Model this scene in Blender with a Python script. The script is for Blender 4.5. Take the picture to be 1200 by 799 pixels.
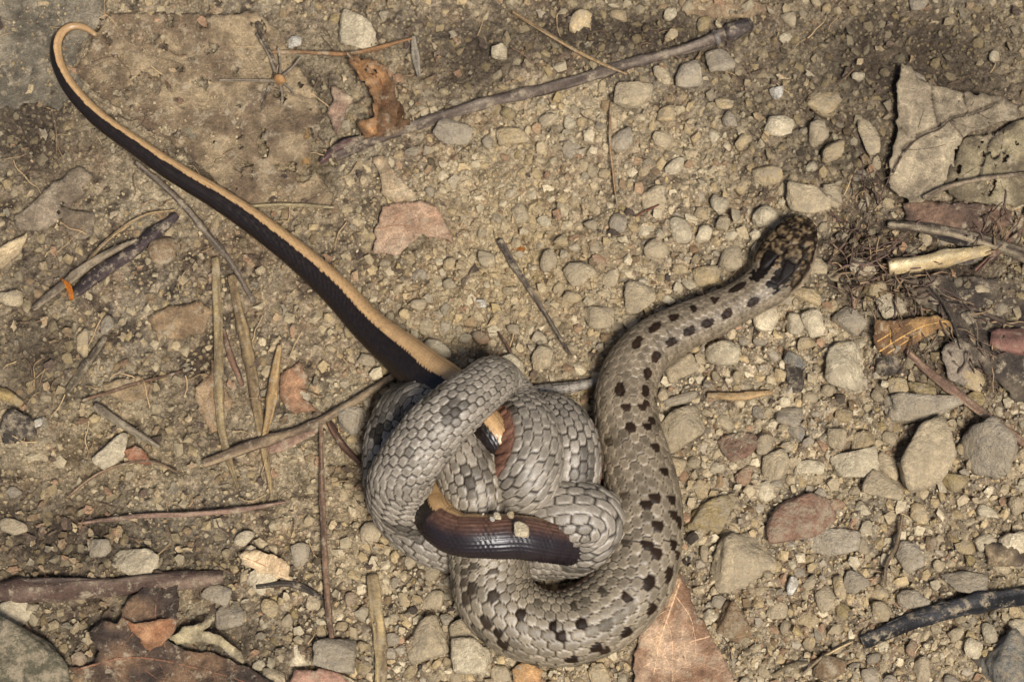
import bpy, bmesh, math, random
import numpy as np
from mathutils import Vector
from mathutils.geometry import delaunay_2d_cdt

random.seed(7); RNG = np.random.default_rng(7)
for o in list(bpy.data.objects): bpy.data.objects.remove(o)
S = bpy.context.scene
COL = S.collection
# one unit is 100 photo pixels on the ground, about 2 cm
S.unit_settings.scale_length = 0.02

# ------------------------------------------------------------ camera
TH = math.radians(14); DIST = 30.0
cam_d = bpy.data.cameras.new("camera"); cam = bpy.data.objects.new("camera", cam_d); COL.objects.link(cam)
cam.location = (0, -DIST*math.sin(TH), DIST*math.cos(TH)); cam.rotation_euler = (TH, 0, 0)
cam_d.sensor_width = 36; cam_d.lens = 36*DIST/12.0
cam_d.clip_start = 0.5; cam_d.clip_end = 2000
cam_d.dof.use_dof = True; cam_d.dof.focus_distance = DIST - 0.6; cam_d.dof.aperture_fstop = 0.5
S.camera = cam
def P(px, py, z=0.0):
    """photo pixel + height -> world point (accepts arrays)"""
    sx = (np.asarray(px, float)-600)/100; sy = (399.5-np.asarray(py, float))/100
    c, s = math.cos(TH), math.sin(TH)
    dx = sx; dy = DIST*s + sy*c; dz = -DIST*c + sy*s
    t = (z - DIST*c)/dz
    return np.stack([dx*t, -DIST*s + dy*t, np.broadcast_to(z, np.shape(t*dx))*1.0], -1)
def toPx(x, y, z=0.0):
    c, s = math.cos(TH), math.sin(TH)
    rx, ry, rz = x, y + DIST*s, z - DIST*c
    d = ry*s - rz*c; u = ry*c + rz*s
    return 600 + 100*rx*DIST/d, 399.5 - 100*u*DIST/d

# ------------------------------------------------------------ world + sun
SUN_EL, SUN_AZ = math.radians(63), math.radians(152)   # azimuth clockwise from +Y
w = bpy.data.worlds.new("World"); S.world = w; w.use_nodes = True
nt = w.node_tree; bg = nt.nodes['Background']
sky = nt.nodes.new('ShaderNodeTexSky'); sky.sky_type = 'NISHITA'; sky.sun_disc = False
sky.sun_elevation = SUN_EL; sky.sun_rotation = SUN_AZ; sky.air_density = 0.7; sky.dust_density = 3.0; sky.ozone_density = 0.5
nt.links.new(sky.outputs[0], bg.inputs[0]); bg.inputs[1].default_value = 0.08
sd = bpy.data.lights.new("sun", 'SUN'); sun = bpy.data.objects.new("sun", sd); COL.objects.link(sun)
sd.energy = 4.4; sd.angle = math.radians(15.0); sd.color = (1.0, 0.972, 0.935)
d = Vector((math.sin(SUN_AZ)*math.cos(SUN_EL), math.cos(SUN_AZ)*math.cos(SUN_EL), math.sin(SUN_EL)))
sun.rotation_euler = d.to_track_quat('Z', 'Y').to_euler()
S.view_settings.view_transform = 'Standard'; S.view_settings.look = 'None'
S.view_settings.exposure = 0.33; S.view_settings.gamma = 1.0

# ------------------------------------------------------------ noise helpers
def _h(ix, iy, iz, seed):
    n = (ix.astype(np.int64)*374761393 + iy.astype(np.int64)*668265263 + iz.astype(np.int64)*2147483647 + seed*974634777) & 0xffffffff
    n = ((n ^ (n >> 13)) * 1274126177) & 0xffffffff
    n = ((n ^ (n >> 16)) * 2246822519) & 0xffffffff
    return ((n ^ (n >> 15)) & 0xffff) / 65535.0
def vnoise(x, y, z=0.0, seed=0):
    x, y, z = np.broadcast_arrays(np.asarray(x, float), np.asarray(y, float), np.asarray(z, float))
    ix, iy, iz = np.floor(x), np.floor(y), np.floor(z); fx, fy, fz = x-ix, y-iy, z-iz
    fx, fy, fz = [f*f*(3-2*f) for f in (fx, fy, fz)]
    r = 0
    for a in (0, 1):
        for b in (0, 1):
            if np.all(fz == 0):
                r = r + (fx if a else 1-fx)*(fy if b else 1-fy)*_h(ix+a, iy+b, iz, seed); continue
            for c in (0, 1):
                r = r + (fx if a else 1-fx)*(fy if b else 1-fy)*(fz if c else 1-fz)*_h(ix+a, iy+b, iz+c, seed)
    return r*2-1
def fbm(x, y, z=0.0, o=4, seed=0, g=0.5):
    r = 0; a = 1; t = 0
    for k in range(o):
        r = r + a*vnoise(x*2.03**k, y*2.03**k, z*2.03**k, seed+k*17); t += a; a *= g
    return r/t
def cells(x, y, seed=0):
    """F1, F2 and the id hash of a jittered cell pattern"""
    ix, iy = np.floor(x), np.floor(y); f1 = np.full(x.shape, 9.); f2 = f1.copy(); cid = np.zeros(x.shape)
    for a in (-1, 0, 1):
        for b in (-1, 0, 1):
            jx = _h(ix+a, iy+b, ix*0, seed+1); jy = _h(ix+a, iy+b, ix*0, seed+2)
            dd = np.hypot(ix+a+jx-x, iy+b+jy-y); m = dd < f1
            f2 = np.where(m, f1, np.minimum(f2, dd)); cid = np.where(m, _h(ix+a, iy+b, ix*0, seed+3), cid); f1 = np.where(m, dd, f1)
    return f1, f2, cid
def sst(a, b, x): t = np.clip((x-a)/(b-a), 0, 1); return t*t*(3-2*t)
def lin(c):
    c = np.asarray(c, float)/255.0
    return np.where(c <= 0.04045, c/12.92, ((c+0.055)/1.055)**2.4)

# ------------------------------------------------------------ materials
DUST = tuple(float(q) for q in lin((158, 142, 116)))
def mat(name, rough=0.8, spec=0.3, src='attr', scale=30, mott=0.35, bump=0.4, bscale=60, bdist=0.02, aniso=None, speck=0.0, coat=0.0, dust=0.0, fine=0.0):
    m = bpy.data.materials.new(name); m.use_nodes = True; n = m.node_tree.nodes; L = m.node_tree.links
    b = n['Principled BSDF']; b.inputs['Roughness'].default_value = rough; b.inputs['Specular IOR Level'].default_value = spec
    if coat: b.inputs['Coat Weight'].default_value = coat; b.inputs['Coat Roughness'].default_value = 0.25
    if src == 'attr':
        a = n.new('ShaderNodeAttribute'); a.attribute_name = 'Col'; c = a.outputs['Color']
    else:
        a = n.new('ShaderNodeObjectInfo'); c = a.outputs['Color']
    tc = n.new('ShaderNodeTexCoord'); v = tc.outputs['Object']
    if aniso:
        mp = n.new('ShaderNodeMapping'); mp.inputs['Scale'].default_value = aniso; L.new(v, mp.inputs[0]); v = mp.outputs[0]
    no = n.new('ShaderNodeTexNoise'); no.inputs['Scale'].default_value = scale; no.inputs['Detail'].default_value = 6; no.inputs['Roughness'].default_value = 0.68
    L.new(v, no.inputs['Vector'])
    mr = n.new('ShaderNodeMapRange'); mr.inputs[1].default_value = 0.3; mr.inputs[2].default_value = 0.7
    mr.inputs[3].default_value = 1-mott; mr.inputs[4].default_value = 1+mott; L.new(no.outputs[0], mr.inputs[0])
    mx = n.new('ShaderNodeVectorMath'); mx.operation = 'SCALE'; L.new(c, mx.inputs[0]); L.new(mr.outputs[0], mx.inputs['Scale'])
    out = mx.outputs[0]
    if speck:
        vo = n.new('ShaderNodeTexVoronoi'); vo.inputs['Scale'].default_value = 38; L.new(tc.outputs['Object'], vo.inputs['Vector'])
        sp = n.new('ShaderNodeSeparateColor'); L.new(vo.outputs['Color'], sp.inputs[0])
        m2 = n.new('ShaderNodeMapRange'); m2.inputs[3].default_value = 1-speck; m2.inputs[4].default_value = 1+speck; L.new(sp.outputs[0], m2.inputs[0])
        mm = n.new('ShaderNodeVectorMath'); mm.operation = 'SCALE'; L.new(out, mm.inputs[0]); L.new(m2.outputs[0], mm.inputs['Scale']); out = mm.outputs[0]
    if name == 'dead_leaf':
        for sc_, wd_, am in ((5.5, .05, .30), (17, .10, .20)):
            ve = n.new('ShaderNodeTexVoronoi'); ve.feature = 'DISTANCE_TO_EDGE'; ve.inputs['Scale'].default_value = sc_; L.new(tc.outputs['Object'], ve.inputs['Vector'])
            mv = n.new('ShaderNodeMapRange'); mv.inputs[2].default_value = wd_; mv.inputs[3].default_value = 1+am; mv.inputs[4].default_value = 1.0; L.new(ve.outputs['Distance'], mv.inputs[0])
            mw = n.new('ShaderNodeVectorMath'); mw.operation = 'SCALE'; L.new(out, mw.inputs[0]); L.new(mv.outputs[0], mw.inputs['Scale']); out = mw.outputs[0]
    if fine:
        nf = n.new('ShaderNodeTexNoise'); nf.inputs['Scale'].default_value = 75; nf.inputs['Detail'].default_value = 3; nf.inputs['Roughness'].default_value = 0.8; L.new(tc.outputs['Object'], nf.inputs['Vector'])
        m3 = n.new('ShaderNodeMapRange'); m3.inputs[1].default_value = .33; m3.inputs[2].default_value = .67; m3.inputs[3].default_value = 1-fine; m3.inputs[4].default_value = 1+fine; L.new(nf.outputs[0], m3.inputs[0])
        mf = n.new('ShaderNodeVectorMath'); mf.operation = 'SCALE'; L.new(out, mf.inputs[0]); L.new(m3.outputs[0], mf.inputs['Scale']); out = mf.outputs[0]
    if dust:
        # dried soil clinging in patches and grains
        g = n.new('ShaderNodeNewGeometry'); nd = n.new('ShaderNodeTexNoise'); nd.inputs['Scale'].default_value = 5.5; nd.inputs['Detail'].default_value = 9; nd.inputs['Roughness'].default_value = 0.78; L.new(g.outputs['Position'], nd.inputs['Vector'])
        m4 = n.new('ShaderNodeMapRange'); m4.inputs[1].default_value = .60-.22*dust; m4.inputs[2].default_value = .66-.12*dust; m4.inputs[4].default_value = .85; L.new(nd.outputs[0], m4.inputs[0])
        md = n.new('ShaderNodeMix'); md.data_type = 'RGBA'; L.new(m4.outputs[0], md.inputs[0]); L.new(out, md.inputs[6]); md.inputs[7].default_value = (*DUST, 1); out = md.outputs[2]
    L.new(out, b.inputs['Base Color'])
    if name == 'snake_skin':
        bw = n.new('ShaderNodeRGBToBW'); L.new(c, bw.inputs[0]); ms = n.new('ShaderNodeMapRange'); ms.inputs[1].default_value = .02; ms.inputs[2].default_value = .18; ms.inputs[3].default_value = .08; ms.inputs[4].default_value = spec
        L.new(bw.outputs[0], ms.inputs[0]); L.new(ms.outputs[0], b.inputs['Specular IOR Level'])
    n2 = n.new('ShaderNodeTexNoise'); n2.inputs['Scale'].default_value = bscale; n2.inputs['Detail'].default_value = 5; n2.inputs['Roughness'].default_value = 0.7; L.new(v, n2.inputs['Vector'])
    bp = n.new('ShaderNodeBump'); bp.inputs['Strength'].default_value = bump; bp.inputs['Distance'].default_value = bdist
    L.new(n2.outputs[0], bp.inputs['Height']); L.new(bp.outputs[0], b.inputs['Normal'])
    return m
M = {}
M['soil'] = mat('compact_soil', 0.9, 0.15, scale=18, mott=0.35, bump=1.0, bscale=26, bdist=0.07, speck=0.3, fine=.35)
M['grit'] = mat('loose_grit', 0.85, 0.2, scale=25, mott=0.25, bump=0.8, bscale=45, bdist=0.03, fine=.25)
M['stone'] = mat('sandstone', 0.82, 0.25, src='obj', scale=7, mott=0.32, bump=1.0, bscale=18, bdist=0.07, speck=0.12, fine=.28, dust=.62)
M['leaf'] = mat('dead_leaf', 0.6, 0.3, scale=9, mott=0.4, bump=0.9, bscale=30, bdist=0.035, speck=0.08, fine=.3, dust=.27)
M['wood'] = mat('dry_wood', 0.75, 0.25, scale=20, mott=0.3, bump=0.8, bscale=35, bdist=0.04, fine=.3, dust=.36)
M['snake'] = mat('snake_skin', 0.4, 0.45, scale=55, mott=0.22, bump=0.3, bscale=70, bdist=0.012, fine=.22)
M['lizard'] = mat('slow_worm_skin', 0.33, 0.42, scale=50, mott=0.15, bump=0.12, bscale=60, bdist=0.01, fine=.15)
M['eye'] = mat('snake_eye', 0.12, 0.6, src='obj', scale=10, mott=0.3, bump=0.0)
M['fibre'] = mat('plant_fibre', 0.8, 0.2, scale=20, mott=0.25, bump=0.2)

# ------------------------------------------------------------ object helpers
def mesh_np(name, V, F, col=None, smooth=True, m=None):
    me = bpy.data.meshes.new(name)
    V = np.ascontiguousarray(V, dtype=np.float32)
    k = F.shape[1]; F = np.ascontiguousarray(F, dtype=np.int32)
    me.vertices.add(len(V)); me.vertices.foreach_set('co', V.ravel())
    me.loops.add(F.size); me.loops.foreach_set('vertex_index', F.ravel())
    me.polygons.add(len(F)); me.polygons.foreach_set('loop_start', np.arange(0, F.size, k, dtype=np.int32))
    me.polygons.foreach_set('use_smooth', np.full(len(F), smooth))
    if col is not None:
        a = me.color_attributes.new('Col', 'FLOAT_COLOR', 'POINT')
        c = np.ones((len(V), 4), np.float32); c[:, :3] = np.clip(col, 0, 1); a.data.foreach_set('color', c.ravel())
    me.update(calc_edges=True); me.validate()
    if m: me.materials.append(m)
    return me
def link(name, me, parent=None, **props):
    o = bpy.data.objects.new(name, me); COL.objects.link(o)
    if parent: o.parent = parent
    for k, v in props.items():
        if v is not None: o[k] = v
    return o

def spline(pts, step):
    """cubic (Catmull-Rom, centripetal) through rows of numbers; the first three columns are xyz"""
    p = np.asarray(pts, float); n = len(p)
    p = np.vstack([2*p[0]-p[1], p, 2*p[-1]-p[-2]])
    t = np.concatenate([[0], np.cumsum(np.maximum(np.linalg.norm(np.diff(p[:, :3], axis=0), axis=1), 1e-4)**0.6)])
    out = []
    for i in range(1, n):
        L = np.linalg.norm(p[i+1, :3]-p[i, :3]); k = max(4, int(L/step*1.5))
        u = np.linspace(t[i], t[i+1], k, endpoint=(i == n-1))[:, None]
        a1 = (t[i]-u)/(t[i]-t[i-1])*p[i-1] + (u-t[i-1])/(t[i]-t[i-1])*p[i]
        a2 = (t[i+1]-u)/(t[i+1]-t[i])*p[i] + (u-t[i])/(t[i+1]-t[i])*p[i+1]
        a3 = (t[i+2]-u)/(t[i+2]-t[i+1])*p[i+1] + (u-t[i+1])/(t[i+2]-t[i+1])*p[i+2]
        b1 = (t[i+1]-u)/(t[i+1]-t[i-1])*a1 + (u-t[i-1])/(t[i+1]-t[i-1])*a2
        b2 = (t[i+2]-u)/(t[i+2]-t[i])*a2 + (u-t[i])/(t[i+2]-t[i])*a3
        out.append((t[i+1]-u)/(t[i+1]-t[i])*b1 + (u-t[i])/(t[i+1]-t[i])*b2)
    q = np.vstack(out)
    s = np.concatenate([[0], np.cumsum(np.linalg.norm(np.diff(q[:, :3], axis=0), axis=1))])
    m = max(3, int(s[-1]/step)+1); sn = np.linspace(0, s[-1], m)
    return np.stack([np.interp(sn, s, q[:, c]) for c in range(q.shape[1])], 1), sn
def frames(c, smooth=3):
    T = np.gradient(c, axis=0)
    if smooth:
        k = np.ones(2*smooth+1)/(2*smooth+1)
        T = np.stack([np.convolve(np.pad(T[:, i], smooth, mode='edge'), k, 'valid') for i in range(3)], 1)
    T /= np.linalg.norm(T, axis=1)[:, None]
    side = np.cross(T, [0, 0, 1.0]); side /= np.maximum(np.linalg.norm(side, axis=1), 1e-6)[:, None]
    return T, side, np.cross(side, T)
def tube_faces(nr, ns):
    i, j = np.meshgrid(np.arange(nr-1), np.arange(ns), indexing='ij'); j2 = (j+1) % ns
    return np.stack([i*ns+j, i*ns+j2, (i+1)*ns+j2, (i+1)*ns+j], -1).reshape(-1, 4)
def close_ends(V, F, C, nr, ns):
    n = len(V); V = np.vstack([V, V[:ns].mean(0), V[-ns:].mean(0)]); C = np.vstack([C, C[:ns].mean(0), C[-ns:].mean(0)])
    j = np.arange(ns); j2 = (j+1) % ns; b = (nr-1)*ns
    e = np.vstack([np.stack([j2, j, np.full(ns, n), np.full(ns, n)], 1), np.stack([b+j, b+j2, np.full(ns, n+1), np.full(ns, n+1)], 1)])
    return V, F, C, e[:, :3]

# ------------------------------------------------------------ GROUND
DAMP = [(1060, 70, 200, 95, .85), (690, 36, 130, 40, .85), (480, 60, 90, 60, .35), (560, 85, 40, 35, .6), (1130, 400, 90, 90, .75), (1010, 300, 55, 60, .7),
        (30, 150, 80, 70, .75), (40, 320, 50, 120, .4), (140, 640, 120, 40, .4), (250, 30, 120, 25, .35), (55, 620, 90, 60, .6), (40, 430, 50, 60, .5), (300, 760, 90, 40, .55), (60, 740, 120, 60, .5), (360, 110, 60, 60, .55),
        (200, 300, 60, 40, .3), (1090, 320, 110, 40, .6), (900, 200, 60, 60, .25), (350, 290, 60, 40, .3), (1170, 700, 60, 60, .35), (200, 480, 80, 90, .3),
        (1000, 180, 120, 40, .4), (230, 660, 80, 30, .4), (520, 690, 40, 50, .2)]
PALE = [(560, 340, 150, 90, .3), (600, 220, 150, 60, .15), (120, 530, 90, 60, .25), (330, 200, 60, 50, .4), (420, 560, 90, 90, .2), (620, 300, 60, 60, .3)]
def blob(px, py, L):
    r = 0
    wob = 1 + 0.5*fbm(px/60, py/60, 0, 3, 91)
    for cx, cy, rx, ry, a in L: r = r + a*np.exp(-(((px-cx)/rx)**2 + ((py-cy)/ry)**2)*wob*1.1)
    return np.clip(r, 0, 1)
def gravelly(px, py):
    g = 0.10 + 0.9*sst(640, 800, px+0.0*py)*sst(150, 330, py+ (px-900)*-0.1)
    g = np.maximum(g, 0.85*sst(560, 690, py)*sst(200, 320, px))
    g = np.maximum(g, 0.55*sst(330, 470, px)*sst(60, 160, py))
    g = np.maximum(g, 0.4*sst(500, 700, px))
    g = np.maximum(g, 0.35*sst(560, 700, py))
    dk = blob(px, py, DAMP[:1]+DAMP[3:5]); g = g*(1-0.75*dk)
    return np.clip(g*(1+0.5*fbm(px/70, py/70, 0, 3, 5)), 0.03, 1)
def h_base(x, y):
    return 0.09*fbm(x*0.33, y*0.33, 0, 2, 11) + 0.055*fbm(x*1.1, y*1.1, 0, 2, 12)
def h_full(x, y):
    px, py = toPx(x, y); g = gravelly(px, py)
    h = h_base(x, y) + 0.04*fbm(x*2.6, y*2.6, 0, 3, 13) + 0.028*fbm(x*8, y*8, 0, 3, 14)
    wx = x+0.05*vnoise(x*6, y*6, 0, 3); wy = y+0.05*vnoise(x*6, y*6, 0, 4)
    f1, f2, c = cells(wx*4.5, wy*4.5, 21); h = h + (0.02+0.06*g)*np.minimum(1, (f2-f1)*2.2)*(0.3+c)
    f1, f2, c2 = cells(wx*11, wy*11, 22); h = h + (0.02+0.028*g)*np.minimum(1, (f2-f1)*2.0)*(0.2+c2)
    h = h + 0.022*vnoise(x*24, y*24, 0, 15) + 0.014*vnoise(x*48, y*48, 0, 16)
    return h, c, c2
def axis(a, b, n, out):
    m = np.linspace(a, b, n); k = np.array([.1, .4, 1, 2.5, 6, 14, 30, 60, 120, 240.])[:len(out)]
    return np.concatenate([a-k[::-1], m, b+k])
xs = axis(-7.3, 7.3, 700, range(10)); ys = axis(-5.2, 5.4, 510, range(10))
X, Y = np.meshgrid(xs, ys, indexing='ij'); nx, ny = X.shape
H, cA, cB = h_full(X, Y); PX, PY = toPx(X, Y)
out = np.maximum(np.maximum(np.abs(X)-7.3, np.abs(Y)-5.3), 0); H = H*np.exp(-out*1.5)
g = gravelly(PX, PY)
base = lin((156, 138, 112)); yel = lin((176, 158, 127)); dk = lin((60, 50, 42)); gry = lin((144, 132, 112)); red = lin((122, 92, 66))
n1 = fbm(X*1.4, Y*1.4, 0, 4, 31)[..., None]; n2 = fbm(X*5, Y*5, 0, 4, 32)[..., None]; n3 = fbm(X*0.9+5, Y*0.9, 0, 3, 33)[..., None]
C = base + (yel-base)*sst(-.3, .5, n1) ; C = C + (gry-C)*sst(-.05, .5, n3)*0.7; C = C + (red-C)*sst(.15, .5, fbm(X*3+9, Y*3, 0, 3, 35)[..., None])*0.4
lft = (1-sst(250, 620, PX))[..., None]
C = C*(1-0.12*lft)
C = C*(0.86+0.3*cA[..., None])*(0.76+0.48*cB[..., None])
C = C + (dk-C)*np.clip(blob(PX, PY, DAMP)*1.35, 0, 1)[..., None]*(0.85)
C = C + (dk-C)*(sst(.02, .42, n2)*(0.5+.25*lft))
C = C + (lin((188, 160, 108))-C)*(blob(PX, PY, PALE)*0.6)[..., None]
C = C*(1+0.2*fbm(X*20, Y*20, 0, 2, 36)[..., None])
far = np.clip(out*1.5, 0, 1)[..., None]; C = C*(1-far)+base*.8*far
i, j = np.meshgrid(np.arange(nx-1), np.arange(ny-1), indexing='ij')
F = np.stack([i*ny+j, (i+1)*ny+j, (i+1)*ny+j+1, i*ny+j+1], -1).reshape(-1, 4)
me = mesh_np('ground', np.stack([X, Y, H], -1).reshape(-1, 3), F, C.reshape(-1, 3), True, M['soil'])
link('ground', me, kind='structure')
def hs(x, y): return h_base(x, y) + 0.055

# ------------------------------------------------------------ STONES
def ico(sub):
    bm = bmesh.new(); bmesh.ops.create_icosphere(bm, subdivisions=sub, radius=1)
    v = np.array([v.co[:] for v in bm.verts]); f = np.array([[x.index for x in q.verts] for q in bm.faces]); bm.free()
    return v/np.linalg.norm(v, axis=1)[:, None], f
ICO = {k: ico(k) for k in (1, 2, 3, 4)}
def rock(sub, seed, nplanes=11, k=14, rough=0.05, spread=0.32):
    r = np.random.default_rng(seed); v, f = ICO[sub]
    n = r.normal(size=(nplanes, 3)); n /= np.linalg.norm(n, axis=1)[:, None]
    n = np.vstack([n, np.eye(3), -np.eye(3)]); hgt = 1 - spread*r.random(len(n)); hgt[nplanes:] = 1
    d = np.maximum(v@n.T, 1e-3)/hgt
    rad = 1.0/((d**k).sum(1))**(1.0/k)
    rad = rad*(1+rough*fbm(v[:, 0]*2.2+seed, v[:, 1]*2.2, v[:, 2]*2.2, 3, seed) + rough*0.4*vnoise(v[:, 0]*9, v[:, 1]*9, v[:, 2]*9, seed+4))
    return v*rad[:, None], f
STONE_C = {'tan': (168, 150, 119), 'pale': (188, 172, 141), 'yellow': (172, 150, 112), 'grey': (150, 137, 116), 'brown': (120, 98, 72),
           'pink': (154, 124, 96), 'blue': (110, 106, 96), 'white': (192, 184, 168), 'dark': (66, 58, 50), 'red': (128, 98, 78), 'olive': (150, 130, 90), 'moss': (88, 82, 64)}
occ = []   # (px, py, r) of stones already laid
def stone(px, py, w_, h_, ang, colr, label, group=None, thick=0.5, sink=0.3, seed=None, sub=3, name='stone', spread=0.34, lift=0.0):
    seed = seed if seed is not None else int(px*7+py*13)
    v, f = rock(sub, seed, 8, 24, 0.10, spread+.10)
    r = np.random.default_rng(seed)
    c = P(px, py, 0.1); g0 = hs(c[0], c[1])
    a = math.radians(ang); W, Hh = w_/200, h_/200; T = thick*min(W, Hh)*1.3
    ext = np.abs(v).max(0); v = v/ext*np.array([W, Hh, T])
    ca, sa = math.cos(a), math.sin(a); v = v@np.array([[ca, sa, 0], [-sa, ca, 0], [0, 0, 1]])
    tx, ty = r.uniform(-.15, .15, 2); v[:, 2] += v[:, 0]*tx + v[:, 1]*ty
    me = mesh_np(name, v, f, None, True, M['stone'])
    o = link(name, me, label=label, category='stone', group=group)
    q = P(px, py, g0+T*(1-2*sink)+lift-.02*(T > .12)); o.location = q
    cc = lin(STONE_C[colr]) * r.uniform(0.9, 1.1); o.color = (*cc, 1)
    occ.append((px, py, (w_+h_)/4*0.92)); return o
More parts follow.
